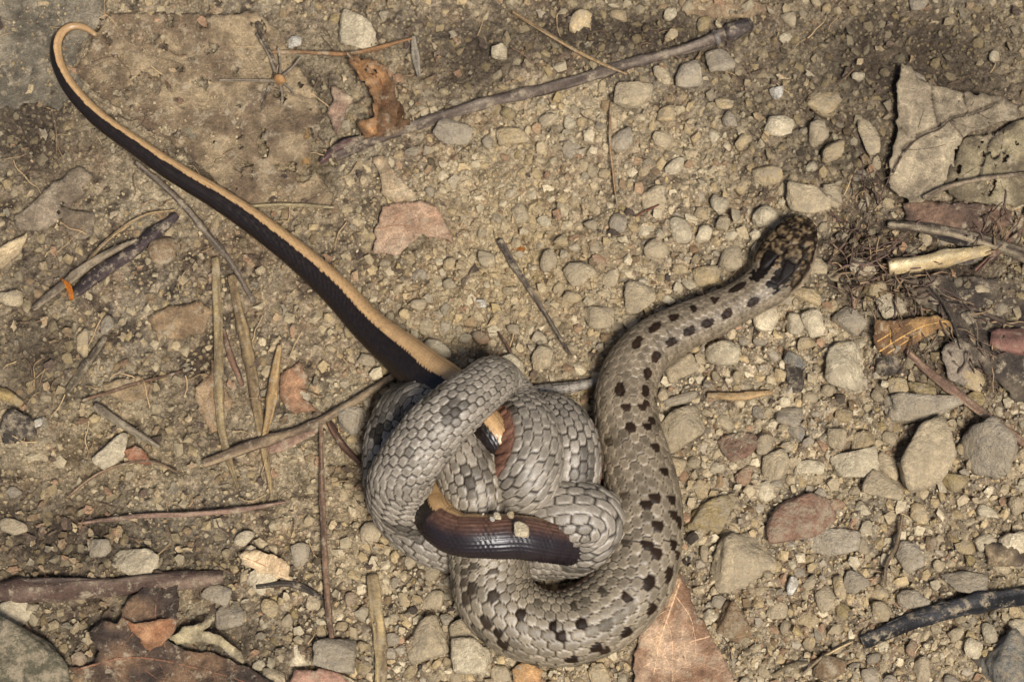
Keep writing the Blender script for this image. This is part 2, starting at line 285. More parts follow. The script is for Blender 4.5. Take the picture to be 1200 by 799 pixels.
# named stones: x, y, width, height, angle, colour, label, thickness
NS = [
 (990, 428, 52, 60, -10, 'pale', 'pale tan rounded block standing alone above the long grey stone', .55),
 (1080, 479, 98, 34, -2, 'grey', 'long flat grey stone lying above the large tan block', .5),
 (1084, 534, 74, 74, 20, 'tan', 'large tan four-sided block under the long flat grey stone', .6),
 (1166, 530, 70, 76, 25, 'grey', 'large grey rounded stone with a pale top beside the diagonal stalk', .6),
 (937, 603, 88, 60, 10, 'red', 'flat reddish brown stone right of the snake loop', .35),
 (868, 656, 82, 66, 15, 'tan', 'large flat tan stone below right of the snake loop', .45),
 (832, 608, 66, 42, 30, 'olive', 'yellow olive slanted stone touching the right side of the snake loop', .45),
 (801, 502, 56, 50, 15, 'tan', 'rounded tan stone tucked against the right side of the snake', .55),
 (866, 521, 46, 36, 25, 'red', 'small dull red wedge stone between two tan stones', .4),
 (860, 731, 46, 54, 0, 'brown', 'brown crumbly stone right of the orange leaf', .45),
 (1128, 681, 62, 28, -12, 'grey', 'flat grey oblong stone above the black stick', .5),
 (1034, 568, 48, 34, -10, 'tan', 'oval tan stone below left of the large four-sided block', .6),
 (1000, 546, 62, 36, 10, 'pale', 'pale wedge stone left of the large four-sided block', .5),
 (1040, 548, 34, 30, -30, 'tan', 'tan stone leaning on the left of the large four-sided block', .5),
 (1044, 358, 34, 30, 20, 'pale', 'pale stone just above left of the golden curled leaf', .6),
 (1026, 341, 34, 28, 0, 'olive', 'olive pebble between the root tangle and the pale stone', .6),
 (930, 379, 26, 30, 0, 'pale', 'pale rounded pebble under the snake neck', .6),
 (955, 379, 32, 32, 10, 'pale', 'pale double-width pebble right of the one under the snake neck', .6),
 (998, 372, 42, 34, -35, 'grey', 'grey flake stone left of the golden curled leaf', .4),
 (946, 346, 38, 20, -20, 'yellow', 'yellowish oval pebble right beneath the snake head', .6),
 (742, 110, 46, 38, -10, 'tan', 'triangular tan stone just below the long twig', .4),
 (530, 158, 46, 34, -25, 'grey', 'angular grey stone below the long twig near the brown curled leaf', .4),
 (602, 159, 42, 22, 5, 'yellow', 'yellowish oblong stone in the soil under the middle of the long twig', .5),
 (497, 749, 48, 48, 20, 'tan', 'square tan stone below left of the snake loop', .6),
 (554, 769, 50, 42, 0, 'pale', 'rounded pale stone below the left of the snake loop', .6),
 (545, 738, 40, 34, 20, 'tan', 'tan stone between two larger ones below the snake loop', .5),
 (392, 768, 50, 42, 0, 'grey', 'grey grainy stone at the bottom between the two upright straws', .6),
 (978, 634, 70, 34, 12, 'grey', 'grey slab against the lower edge of the flat reddish brown stone', .4),
 (947, 238, 58, 42, -10, 'tan', 'large tan stone right above the snake head', .45),
 (976, 232, 22, 36, 10, 'tan', 'narrow tan stone beside the one above the snake head', .5),
 (900, 204, 36, 26, 10, 'yellow', 'yellow tan stone above left of the snake head', .5),
 (957, 160, 28, 36, 15, 'tan', 'upright tan stone in the gravel above the snake head', .5),
 (976, 177, 28, 28, 0, 'yellow', 'round yellow pebble in the gravel above the snake head', .6),
 (1019, 162, 26, 54, 5, 'tan', 'tall tan stone in the gravel left of the big grey leaf', .4),
 (30, 783, 130, 86, -28, 'moss', 'large dark grey boulder at the bottom left corner', .5),
 (1186, 782, 74, 74, 30, 'blue', 'large smooth dark grey stone at the bottom right corner', .5),
 (418, 40, 58, 44, -25, 'pale', 'pale flat stone in the dirt above the curled brown leaf', .3),
 (700, 370, 42, 34, 0, 'tan', 'squarish tan stone left of the snake neck', .4),
 (750, 348, 38, 42, 0, 'tan', 'triangular tan stone just above the snake neck', .45),
 (846, 415, 42, 30, -5, 'pale', 'pale oblong stone beneath the snake neck', .6),
 (800, 430, 46, 36, 20, 'tan', 'tan lumpy stone inside the bend of the snake neck', .4),
 (798, 466, 44, 16, 20, 'grey', 'slim grey pebble inside the bend of the snake neck', .6),
 (768, 490, 22, 24, 0, 'pale', 'round pale pebble touching the snake in the neck bend', .6),
 (790, 544, 26, 26, -30, 'yellow', 'yellow tan pebble touching the right edge of the snake loop', .6),
 (926, 489, 34, 26, 0, 'grey', 'grey tan stone left of the dark stones in the gravel', .6),
 (908, 546, 36, 34, 20, 'tan', 'tan stone right of the small dull red wedge stone', .5),
 (896, 521, 22, 26, 0, 'tan', 'small upright tan stone beside the dull red wedge stone', .6),
 (948, 548, 36, 20, -8, 'pale', 'pale lens-shaped pebble above the flat reddish brown stone', .6),
 (1052, 452, 24, 20, 0, 'yellow', 'round yellow pebble above the long flat grey stone', .6),
 (1080, 456, 34, 20, 0, 'olive', 'olive pebble directly above the long flat grey stone', .6),
 (1144, 468, 24, 24, -30, 'olive', 'olive oval pebble behind the diagonal stalk', .6),
 (1120, 565, 34, 24, 10, 'olive', 'olive pebble under the large four-sided block', .6),
 (1012, 514, 30, 26, 0, 'yellow', 'round yellowish pebble left of the large four-sided block', .65),
 (982, 513, 26, 28, 0, 'tan', 'round tan pebble beside the round yellowish pebble', .65),
 (1136, 722, 0, 0, 0, 'tan', '', 0),
 (1065, 650, 30, 40, 30, 'grey', 'grey stone between the flat tan stone and the dark stick', .5),
 (965, 702, 26, 28, 35, 'tan', 'tan diamond-shaped pebble above left of the black stick', .5),
 (1000, 683, 28, 30, 40, 'grey', 'grey square pebble right of the tan diamond-shaped pebble', .5),
 (985, 690, 16, 34, 5, 'yellow', 'narrow yellow pebble between two squarish ones', .6),
 (1035, 717, 28, 24, 0, 'yellow', 'yellow pebble above the left end of the black stick', .6),
 (1070, 703, 40, 26, 0, 'grey', 'pale grey pebble above the middle of the black stick', .5),
 (928, 686, 14, 22, -20, 'white', 'small bluish white pebble in the gravel above the black stick', .6),
 (832, 722, 18, 20, -30, 'pale', 'small pale pebble at the right edge of the orange leaf', .6),
 (790, 655, 0, 0, 0, 'tan', '', 0),
 (1082, 782, 22, 34, 0, 'tan', 'upright tan pebble at the bottom beneath the black stick', .6),
 (20, 500, 44, 40, 15, 'dark', 'shiny blue-black stone at the left edge', .5),
 (43, 496, 18, 12, 20, 'white', 'tiny white quartz chip beside the blue-black stone', .6),
 (910, 109, 18, 16, 0, 'white', 'small white quartz pebble in the dark soil at the upper right', .6),
 (585, 60, 20, 20, 0, 'pale', 'small cream pebble in the dark soil above the twig', .6),
 (345, 50, 18, 16, 0, 'white', 'small whitish lump left of the pale flat stone', .6),
 (97, 402, 14, 36, 0, 'yellow', 'upright yellow chip in the soil at the left', .4),
 (126, 380, 20, 24, 10, 'grey', 'small grey triangular stone above the yellow chip', .4),
 (133, 528, 30, 52, -38, 'pale', 'oblong pale stone leaning right of the blue-black stone', .5),
 (268, 721, 36, 30, 10, 'grey', 'flat grey stone below the red-brown stick end', .4),
 (252, 697, 38, 26, -15, 'grey', 'grey slab just under the right end of the red-brown stick', .4),
 (286, 632, 28, 18, 20, 'pale', 'pale oval pebble below the long thin pink stem', .5),
 (160, 659, 60, 34, 0, 'pale', 'ribbed pale stone above the red-brown stick', .35),
 (118, 640, 28, 26, 0, 'grey', 'small grey stone left of the ribbed pale stone', .5),
 (16, 616, 30, 24, 20, 'tan', 'tan stone at the left edge above the red-brown stick', .4),
 (14, 724, 60, 40, 15, 'pale', 'pale slab at the left edge under the red-brown stick', .3),
 (570, 303, 22, 22, 0, 'tan', 'small tan cube left of the grey splinter', .5),
 (562, 356, 16, 10, 0, 'white', 'tiny whitish pebble left of the grey splinter', .5),
 (640, 270, 0, 0, 0, 'tan', '', 0),
 (845, 71, 36, 32, 10, 'grey', 'greyish tan block under the knobbly twig end', .4),
 (776, 90, 20, 28, 10, 'tan', 'tan pebble right of the triangular stone under the twig', .6),
 (786, 42, 18, 16, 0, 'yellow', 'round ochre pebble above the long twig', .6),
 (780, 134, 22, 20, 0, 'yellow', 'rusty ochre pebble below right of the triangular stone', .6),
 (850, 122, 24, 14, 10, 'yellow', 'flat yellow pebble right of the rusty ochre pebble', .5),
 (848, 264, 20, 22, 0, 'tan', 'tan pebble left of the snake head', .5),
 (830, 322, 38, 24, 15, 'yellow', 'yellow stone with a dark end touching the snake neck', .5),
 (797, 313, 18, 18, 0, 'yellow', 'round yellow pebble left of the yellow stone by the neck', .6),
 (933, 442, 24, 38, 5, 'dark', 'dark upright stone in the gravel under the neck pebbles', .5),
 (931, 424, 30, 18, -20, 'blue', 'blue-grey pebble topping the dark upright stone', .5),
 (934, 507, 26, 18, -20, 'blue', 'blue-grey glossy pebble above the pale lens-shaped pebble', .5),
 (1043, 427, 34, 28, 0, 'dark', 'dark speckled stone below the golden curled leaf', .5),
 (915, 440, 16, 16, 0, 'yellow', 'small round yellow pebble left of the dark upright stone', .6),
 (1135, 372, 24, 18, 10, 'grey', 'small grey stone right of the golden curled leaf', .6),
 (981, 266, 14, 14, 0, 'yellow', 'small ochre pebble right of the snake head', .6),
 (638, 417, 32, 30, 10, 'tan', 'tan stone between the grey splinter and the snake tail', .4),
 (412, 494, 34, 34, 0, 'grey', 'grey stone left of the coils touching the slanting stick', .4),
]
for s in NS:
    if s[2]: stone(*s[:7], thick=s[7], sub=4 if s[2]*s[3] > 1500 else 3)

# the remaining pebbles that can be told apart, laid where no other stone lies
LM = [(935, 285, 'snake head'), (860, 360, 'snake neck'), (740, 450, 'bend of the snake neck'), (790, 590, 'right side of the snake loop'), (660, 770, 'bottom of the snake loop'), (545, 700, 'left of the snake loop'),
 (440, 540, 'left edge of the coils'), (690, 450, 'snake tail tip'), (300, 260, 'middle of the black and tan tail'), (180, 185, 'upper black and tan tail'), (450, 400, 'thick part of the black and tan tail'), (80, 60, 'tail curl'),
 (880, 28, 'knobbly twig end'), (720, 80, 'right half of the long twig'), (560, 125, 'middle of the long twig'), (400, 180, 'lower end of the long twig'), (450, 110, 'curled rusty leaf'), (480, 265, 'pinkish leaf scrap'),
 (330, 92, 'star-shaped stalk head'), (345, 180, 'ochre strip'), (418, 40, 'pale flat stone'), (625, 345, 'grey splinter'), (742, 110, 'triangular tan stone'), (602, 159, 'yellowish oblong stone'), (530, 157, 'angular grey stone'),
 (150, 295, 'dark purple stick'), (60, 350, 'orange chip'), (255, 350, 'top of the leftmost straw'), (275, 560, 'foot of the leftmost straw'), (315, 480, 'short leaning straw'), (360, 500, 'stick slanting into the coils'),
 (378, 600, 'upright brown stem'), (440, 700, 'broad pale straw'), (220, 603, 'long pink stem'), (133, 528, 'oblong pale stone'), (20, 500, 'blue-black stone'), (97, 402, 'upright yellow chip'), (60, 690, 'left end of the red-brown stick'),
 (255, 678, 'right end of the red-brown stick'), (160, 659, 'ribbed pale stone'), (210, 780, 'rotten brown leaf'), (310, 662, 'pale cream leaf scrap'), (392, 768, 'grey grainy stone'), (497, 748, 'square tan stone'), (800, 745, 'orange-brown leaf'),
 (868, 656, 'large flat tan stone'), (937, 603, 'flat reddish brown stone'), (832, 608, 'yellow olive slanted stone'), (866, 521, 'dull red wedge stone'), (801, 502, 'rounded tan stone by the snake'), (990, 428, 'pale rounded block'),
 (1080, 479, 'long flat grey stone'), (1084, 534, 'large four-sided block'), (1166, 530, 'large grey rounded stone'), (1066, 395, 'golden curled leaf'), (1110, 440, 'diagonal pinkish stalk'), (1100, 303, 'cream stick'), (1012, 300, 'root tangle'),
 (1090, 170, 'grey crumpled leaf'), (1160, 200, 'cracked leaf'), (910, 109, 'white quartz pebble'), (947, 238, 'large stone above the snake head'), (933, 442, 'dark upright stone'), (1128, 681, 'flat grey oblong stone'), (1015, 750, 'left end of the black stick'),
 (1150, 705, 'right half of the black stick'), (1186, 782, 'smooth dark corner stone'), (965, 702, 'tan diamond-shaped pebble'), (1034, 568, 'oval tan stone'), (860, 731, 'brown crumbly stone'), (700, 370, 'squarish tan stone'), (1190, 640, 'dark wood scrap'), (1045, 640, 'thin tan twig')]
def where(px, py):
    d_, lx, ly, nm = min(((px-a)**2+(py-b)**2, a, b, n_) for a, b, n_ in LM)
    k = int(round(math.degrees(math.atan2(py-ly, px-lx))/45)) % 8
    return ['right of', 'below right of', 'just below', 'below left of', 'left of', 'above left of', 'just above', 'above right of'][k]+' the '+nm
grid = {}
def free(px, py, r, k=0.82):
    gx, gy = int(px//60), int(py//60)
    for a in (-1, 0, 1):
        for b in (-1, 0, 1):
            for (qx, qy, qr) in grid.get((gx+a, gy+b), ()):
                if (px-qx)**2+(py-qy)**2 < ((r+qr)*k)**2: return False
    return True
def lay(px, py, r): grid.setdefault((int(px//60), int(py//60)), []).append((px, py, r))
for q in occ: lay(*q)
for (ax, ay, bx, by, rr_) in ((436, 672, 447, 799, 5), (1062, 410, 1120, 456, 5), (1120, 456, 1200, 520, 5), (1010, 751, 1080, 722, 9), (1080, 722, 1200, 698, 9), (400, 180, 560, 124, 6), (560, 124, 720, 80, 6), (720, 80, 880, 30, 7),
        (0, 692, 262, 678, 10), (796, 680, 800, 790, 22), (775, 740, 840, 785, 22), (377, 490, 389, 745, 3), (828, 463, 906, 461, 4), (1040, 312, 1160, 293, 9), (585, 282, 666, 414, 4), (98, 611, 336, 590, 3), (252, 300, 258, 500, 5), (272, 325, 300, 480, 6), (238, 543, 460, 440, 5)):
    for t_ in np.linspace(0, 1, int(math.hypot(bx-ax, by-ay)/8)+1): lay(ax+(bx-ax)*t_, ay+(by-ay)*t_, rr_)
KEEP = [(0, 0, 120, 120), (110, 20, 395, 240), (1045, 95, 1200, 235), (1050, 300, 1170, 330), (440, 235, 530, 295), (100, 690, 300, 799)]
def kept(px, py): return any(a < px < c and b < py < d_ for a, b, c, d_ in KEEP)
shapes = [None]*22
def pebble_mesh(k):
    if shapes[k] is None:
        v, f = rock(2, 900+k, 6, 22, 0.14, 0.50); v = v/np.abs(v).max(0)*.1; shapes[k] = mesh_np('pebble', v, f, None, True, M['stone'])
    return shapes[k]
PAL = ['tan']*12+['pale']*9+['yellow']*7+['grey']*5+['brown', 'pink', 'pink', 'olive']
WORD = {'tan': 'tan', 'pale': 'pale', 'yellow': 'yellowish', 'grey': 'grey', 'brown': 'brown', 'pink': 'pinkish', 'blue': 'blue-grey', 'olive': 'olive', 'red': 'dull red'}
RP = []; tries = 0
for (r0, r1, want) in ((13, 21, 62), (9.5, 13, 108), (7.5, 9.5, 120)):
    n = 0
    while n < want and tries < 40000:
        tries += 1; px = random.uniform(-10, 1210); py = random.uniform(-10, 810); r = random.uniform(r0, r1)
        if random.random() > float(gravelly(np.array(px), np.array(py)))**2.0 or kept(px, py) or not free(px, py, r, 0.95): continue
        lay(px, py, r); c = random.choice(PAL); g0 = P(px, py, .1); z0 = float(hs(g0[0], g0[1]))
        e = random.uniform(.7, 1); t = random.uniform(.45, .75)
        o = link('pebble', pebble_mesh(random.randrange(22)), category='pebble', group='loose pebbles strewn over the soil'); RP.append((o, px, py, r, WORD[c]))
        o.scale = (r/10, r/10*e, r/10*t); o.rotation_euler = (random.uniform(-.3, .3), random.uniform(-.3, .3), random.uniform(0, 6.28))
        o.location = P(px, py, z0+r/100*t*random.uniform(-.2, .3)); cc = lin(STONE_C[c])*random.uniform(.85, 1.15); o.color = (*cc, 1); n += 1
by = {}
for t in RP:
    size = 'largish' if t[3] > 11 else 'small'
    by.setdefault('%s %s pebble %s' % (size, t[4], where(t[1], t[2])), []).append(t)
for lb, ts in by.items():
    ts.sort(key=lambda t: t[1]); k = len(ts)
    for q, t in enumerate(ts):
        pos = '' if k == 1 else (('leftmost ' if q == 0 else 'rightmost ' if q == k-1 else 'middle ') if k <= 3 else ('leftmost ' if q == 0 else 'rightmost ' if q == k-1 else ''))
        t[0]['label'] = pos+lb
# grit: far too many to count
def grit(name, n, r0, r1, sub, nsh, power, reject, seed):
    R = np.random.default_rng(seed); lib = [rock(sub, seed*50+k, 6, 14, 0.12, 0.48) for k in range(nsh)] if sub else None
    if not sub:
        v0 = np.array([[1, 0, 0], [0, 1, 0], [-1, 0, 0], [0, -1, 0], [0, 0, 1.]]); f0 = np.array([[0, 1, 4], [1, 2, 4], [2, 3, 4], [3, 0, 4]])
        lib = []
        for k in range(nsh):
            a = np.sort(R.uniform(0, 6.28, 5)) if False else np.arange(5)*1.2566+R.uniform(-.45, .45, 5)
            lo = np.stack([np.cos(a), np.sin(a), np.full(5, -.5)], 1)*R.uniform(.8, 1.15, (5, 1)); hi = lo*[.62, .62, 0]+[R.uniform(-.2, .2), R.uniform(-.2, .2), .75]; hi[:, 2] += R.uniform(-.25, .25, 5)
            v = np.vstack([lo, hi]); q = [[i_, (i_+1) % 5, 5+(i_+1) % 5] for i_ in range(5)]+[[i_, 5+(i_+1) % 5, 5+i_] for i_ in range(5)]+[[5, 6, 7], [5, 7, 8], [5, 8, 9]]
            lib.append((v, np.array(q)))
    m = int(n*(12 if reject else 3.5)); px = R.uniform(-110, 1310, m); py = R.uniform(-110, 910, m); gg = gravelly(px, py)
    k = R.random(m) < (0.12+0.88*gg)**power; k &= ~(np.array([kept(a, b) for a, b in zip(px, py)]) & (R.random(m) < (.97 if sub or reject else .55)))
    px, py = px[k], py[k]; r = r0+(r1-r0)*R.random(len(px))**(1.5 if reject else 2.2)
    if reject:
        o_ = np.argsort(-r); keep = []
        for q in o_:
            if free(px[q], py[q], r[q], .74): lay(px[q], py[q], r[q]); keep.append(q)
            if len(keep) >= n: break
        px, py, r = px[keep], py[keep], r[keep]
    px, py, r = px[:n], py[:n], r[:n]; r = r/100; N = len(px)
    q = P(px, py, .08); hx, _, _ = h_full(q[:, 0], q[:, 1])
    on = np.array([any(a < x_ < c and b < y_ < d_ for a, b, c, d_ in KEEP[:2]) for x_, y_ in zip(px, py)]); upl = np.where(on, (hs(q[:, 0], q[:, 1])+.035-hx), 0)
    pal = np.array([lin(STONE_C[c]) for c in PAL+['tan', 'yellow', 'dark', 'brown', 'pale']]); cc = pal[R.integers(0, len(pal), N)]*R.uniform(.7, 1.2, (N, 1))
    lf = (1-gravelly(px, py))[:, None]; cc = cc*(1-.55*lf)+lin((158, 138, 102))*R.uniform(.75, 1.1, (N, 1))*.55*lf
    cc = cc*(1-.6*np.clip(1.3*blob(px, py, DAMP), 0, 1))[:, None]
    VV, FF, CC = [], [], []; off = 0; kind = R.integers(0, nsh, N)
    for s in range(nsh):
        ix = np.where(kind == s)[0]; v, f = lib[s]; nv = len(v)
        a = R.uniform(0, 6.28, len(ix)); tl = R.normal(0, .35, (len(ix), 2)); sc = np.stack([r[ix], r[ix]*R.uniform(.65, 1, len(ix)), r[ix]*R.uniform(.4, .8, len(ix))], 1)
        w_ = v[None]*sc[:, None]; w_[..., 2] += w_[..., 0]*tl[:, None, 0]+w_[..., 1]*tl[:, None, 1]
        ca, sa = np.cos(a)[:, None], np.sin(a)[:, None]
        x_ = w_[..., 0]*ca-w_[..., 1]*sa; y_ = w_[..., 0]*sa+w_[..., 1]*ca
        x_ += q[ix, 0][:, None]; y_ += q[ix, 1][:, None]; z_ = w_[..., 2]+(hx[ix]+r[ix]*.05+upl[ix])[:, None]
        VV.append(np.stack([x_, y_, z_], -1).reshape(-1, 3)); FF.append((f[None]+(np.arange(len(ix))*nv)[:, None, None]).reshape(-1, 3)+off); off += len(ix)*nv
        CC.append(np.repeat(cc[ix], nv, 0))
    me = mesh_np(name, np.vstack(VV), np.vstack(FF), np.vstack(CC), False, M['grit'])
    link(name, me, kind='stuff', category='gravel', label=dict(gravel='loose tan and grey gravel spread over the soil', fine_gravel='fine angular gravel filling the gaps between pebbles', grit='fine sandy grit and crumbs covering the soil').get(name, name))
grit('gravel', 3200, 4.2, 8.5, 1, 18, 1.3, True, 3)
grit('fine_gravel', 9000, 2.4, 4.6, 0, 20, 1.1, True, 4)
grit('grit', 60000, .8, 2.8, 0, 20, 0.6, False, 5)

# ------------------------------------------------------------ STICKS
def stick(name, label, cat, pts, r, col, group=None, flat=1.0, rough=.12, lift=0., col2=None, kind='bark', parent=None, nseg=12, end=0.85, plabel=None, sink=.3, jag=0.02):
    seed = int(pts[0][0]*3+pts[0][1]*11) % 9999
    rr = r if isinstance(r, (list, tuple)) else [r]*len(pts)
    rows = []
    for (p, q) in zip(pts, rr):
        z_ = p[2] if len(p) > 2 else 0
        w_ = P(p[0], p[1], .1); R_ = q/100
        rows.append([*P(p[0], p[1], float(hs(w_[0], w_[1]))+R_*flat*(1-2*sink)+lift+z_), R_])
    q, s = spline(rows, max(.025, min(rr)/100*.7)); c = q[:, :3].copy()
    L = s[-1]; sgn = s[:, None]
    c[:, 0] += jag*fbm(s*1.3, s*0, seed*1.1, 3, seed); c[:, 1] += jag*fbm(s*1.3, s*0+7, seed*1.1, 3, seed)
    T, side, up = frames(c); ph = np.linspace(0, 2*np.pi, nseg, endpoint=False)[None]
    R_ = np.maximum(q[:, 3], .004)
    cap = np.minimum(1, np.minimum(s, L-s)/(R_*.7)); R_ = R_*(end+(1-end)*np.sqrt(np.clip(cap, 0, 1)))
    kn = np.random.default_rng(seed).uniform(.1, .9, max(1, int(L*.9)))*L
    if max(rr) > 2.4:
        for k_ in kn: R_ = R_*(1+.22*np.exp(-((s-k_)/(.05+max(rr)/250))**2))
    nz = fbm(np.cos(ph)*1.6+s[:, None]*1.2, np.sin(ph)*1.6+0*s[:, None], s[:, None]*3, 3, seed); st = vnoise(ph*nseg/4.2+0*s[:, None], s[:, None]*2.2, 0, seed+3)
    rad = R_[:, None]*(1+rough*nz+rough*.8*st)
    V = c[:, None]+side[:, None]*(rad*np.cos(ph))[..., None]+up[:, None]*(rad*np.sin(ph)*flat)[..., None]
    c1 = lin(col); c2 = lin(col2 if col2 else np.array(col)*.55)
    m_ = sst(-.35, .55, fbm(ph*2.5+0*s[:, None], s[:, None]*1.6, 0, 4, seed+8)*.8+st*.35)[..., None]
    Cc = c2+(c1-c2)*m_; Cc = Cc*(1+.25*vnoise(ph*3+0*s[:, None], s[:, None]*14, 0, seed+5))[..., None]
    nr = len(c); V = V.reshape(-1, 3); Cc = Cc.reshape(-1, 3)
    V, F, Cc, e = close_ends(V, tube_faces(nr, nseg), Cc, nr, nseg)
    Ft = np.vstack([F[:, [0, 1, 2]], F[:, [0, 2, 3]], e])
    me = mesh_np(name, V, Ft, Cc, True, M['wood'])
    if parent is not None: return link(name, me, parent, label=plabel)
    return link(name, me, label=label, category=cat, group=group)
TWIG = (128, 114, 98)
t = stick('twig', 'long grey-brown twig slanting across the top with a knobbly dark end', 'twig', [(392, 184), (440, 163), (500, 142), (560, 124), (640, 104), (720, 80), (800, 58), (845, 42), (872, 32)], [6, 6, 7, 7, 7, 6.5, 6.5, 8.5, 9.5], TWIG, col2=(72, 60, 52), rough=.14)
stick('bud_end', '', '', [(850, 40, .03), (863, 35, .04), (880, 29, .03)], [8.5, 9, 7.5], (96, 84, 76), col2=(44, 38, 36), parent=t, rough=.25)
stick('bark_ring', '', '', [(836, 45, .02), (841, 43, .02)], [9, 9], (132, 122, 112), parent=t, rough=.2)
stick('bark_strip', '', '', [(376, 190), (400, 172, .04), (432, 158, .02)], [4, 8, 3], (104, 80, 72), flat=.4, parent=t, rough=.3)
t = stick('stick', 'charred black curved stick at the lower right', 'stick', [(1010, 751), (1035, 741), (1080, 722), (1140, 706), (1215, 697)], [9, 10, 10, 10, 10], (74, 72, 72), col2=(20, 19, 20), rough=.25, lift=.03)
stick('bark_strip', '', '', [(1040, 732, .1), (1085, 715, .1), (1150, 702, .12)], [3, 4, 3], (128, 122, 112), col2=(60, 58, 56), flat=.5, parent=t, rough=.3)
t = stick('stick', 'thick red-brown stick lying flat at the lower left edge', 'stick', [(-20, 694), (40, 692), (90, 690), (150, 686), (205, 681), (262, 677)], [11, 12, 12, 11, 11, 8], (126, 106, 88), col2=(78, 60, 50), rough=.2)
stick('bark_strip', '', '', [(0, 684, .08), (60, 682, .1), (130, 680, .08)], [3, 5, 3], (120, 100, 86), flat=.5, parent=t, rough=.3)
t = stick('stick', 'grey weathered stick running off the right edge above the cream stick', 'stick', [(1040, 264), (1075, 267), (1110, 271), (1150, 282), (1215, 304)], [4, 6, 7, 8, 8], (150, 134, 108), col2=(62, 52, 44), rough=.2, lift=.06)
stick('bark_strip', '', '', [(1090, 274, .06), (1130, 284, .06), (1160, 292, .06)], [4, 6, 4], (66, 58, 52), flat=.5, parent=t, rough=.3)
t = stick('stick', 'peeled cream-white stick segment at the right', 'stick', [(1041, 313), (1080, 308), (1120, 300), (1160, 293)], [9, 9.5, 9, 6], (226, 206, 160), col2=(170, 146, 104), rough=.1, lift=.1, end=.95, jag=.005)
stick('bark_strip', '', '', [(1115, 307, .06), (1135, 306, .1), (1152, 300, .1)], [2, 5, 2], (110, 98, 86), flat=.6, parent=t, rough=.5)
stick('stalk', 'pinkish tan stalk slanting down from the golden curled leaf', 'stalk', [(1062, 410), (1085, 432), (1115, 456), (1160, 490), (1215, 530)], [3.5, 5, 5.5, 5, 5], (164, 134, 106), col2=(108, 84, 68), lift=.08)
stick('straw', 'leftmost upright flat straw below the black and tan tail', 'straw', [(252, 302), (256, 380), (256, 450), (262, 520), (279, 572)], [5.5, 5.5, 5.5, 4.5, 2], (164, 142, 100), col2=(104, 88, 64), flat=.4, lift=.05)
stick('straw', 'middle flat straw with dark spots between two others', 'straw', [(270, 322), (284, 380), (297, 450), (306, 510), (317, 574)], [5, 6, 6, 5, 3], (160, 136, 96), col2=(96, 78, 56), flat=.4, lift=.02)
stick('straw', 'short straw right of the middle straw, leaning the other way', 'straw', [(328, 404), (322, 440), (316, 480), (308, 522)], [3, 5.5, 5.5, 3], (176, 146, 98), col2=(112, 86, 58), flat=.4, lift=.07)
stick('stalk', 'short thin reddish stalk between the leftmost and middle straws', 'stalk', [(262, 385), (272, 420), (284, 452)], [3, 3.5, 3], (138, 104, 82), lift=.0)
stick('stem', 'upright thin brown stem left of the coils', 'stem', [(376, 488), (378, 560), (380, 640), (384, 700), (389, 747)], [2.5, 3, 3.5, 3.5, 3], (136, 106, 82), col2=(84, 66, 54), lift=.07)
stick('straw', 'broad pale straw standing up from the bottom edge', 'straw', [(436, 672), (440, 705), (445, 750), (447, 815)], [6.5, 7.5, 7, 7], (180, 156, 110), col2=(104, 88, 66), flat=.45, lift=.03, rough=.25)
stick('stem', 'long thin pinkish stem lying level left of the coils', 'stem', [(98, 612), (150, 606), (220, 603), (280, 597), (336, 589)], [1.8, 2.5, 3.2, 3, 1.5], (158, 128, 106), col2=(104, 82, 68), lift=.07)
stick('stick', 'grey-tan stick slanting up into the coils from the left', 'stick', [(238, 543), (290, 524), (360, 501), (410, 474), (462, 440)], [5, 6.5, 5, 5, 4], (150, 128, 98), col2=(92, 76, 60), lift=.06)
stick('splinter', 'grey splinter pointing down between the pink leaf and the snake neck', 'splinter', [(585, 280), (603, 312), (630, 352), (668, 415)], [4, 4, 3, 1.8], (126, 112, 94), col2=(64, 54, 46), lift=.06)
stick('chip', 'tiny orange chip at the top of the grey splinter', 'chip', [(594, 288), (606, 290), (616, 293)], [3, 4.5, 3], (182, 112, 36), flat=.5, lift=.02)
stick('stick', 'dark purple stick at the upper left ending in an orange chip', 'stick', [(88, 343), (120, 318), (155, 296), (180, 274), (208, 251)], [7, 8.5, 7, 7.5, 5], (84, 70, 66), col2=(44, 36, 36), rough=.22, lift=.02)
stick('splinter', 'pale grey splinter resting along the dark purple stick', 'splinter', [(38, 363), (70, 338), (100, 314), (135, 293), (160, 280)], [3, 5.5, 5, 4, 2], (152, 134, 108), col2=(88, 76, 62), lift=.07)
stick('stalk', 'thin bowed tan stalk arching over the dark purple stick', 'stalk', [(96, 318), (112, 296), (140, 270), (170, 252), (206, 246)], [2.2, 2, 2, 1.8, 1.5], (178, 148, 106), lift=.06)
stick('chip', 'bright orange curled chip at the end of the dark purple stick', 'chip', [(72, 326, .06), (79, 333, .08), (82, 342, .06), (84, 351, .02)], [1.2, 2.5, 3.5, 3], (206, 128, 26), col2=(150, 82, 20), flat=.7, lift=.06)
stick('twig', 'thin grey curved twig under the middle of the black and tan tail', 'twig', [(160, 190), (200, 226), (240, 270), (272, 310), (298, 356)], [3.5, 4, 4, 3.5, 3], (124, 110, 92), col2=(66, 56, 48), lift=.04)
stick('stalk', 'thin pale stalk crossing the top of the long twig', 'stalk', [(600, 14), (640, 38), (680, 62), (705, 74, .08), (735, 86)], [2, 2.4, 2.4, 2, 1.4], (166, 136, 96), lift=.07)
stick('stalk', 'hair-thin upright stalk below the long twig', 'stalk', [(715, 118), (714, 160), (718, 200), (723, 240)], [1.6, 1.5, 1.4, 1], (168, 134, 96), lift=.06)
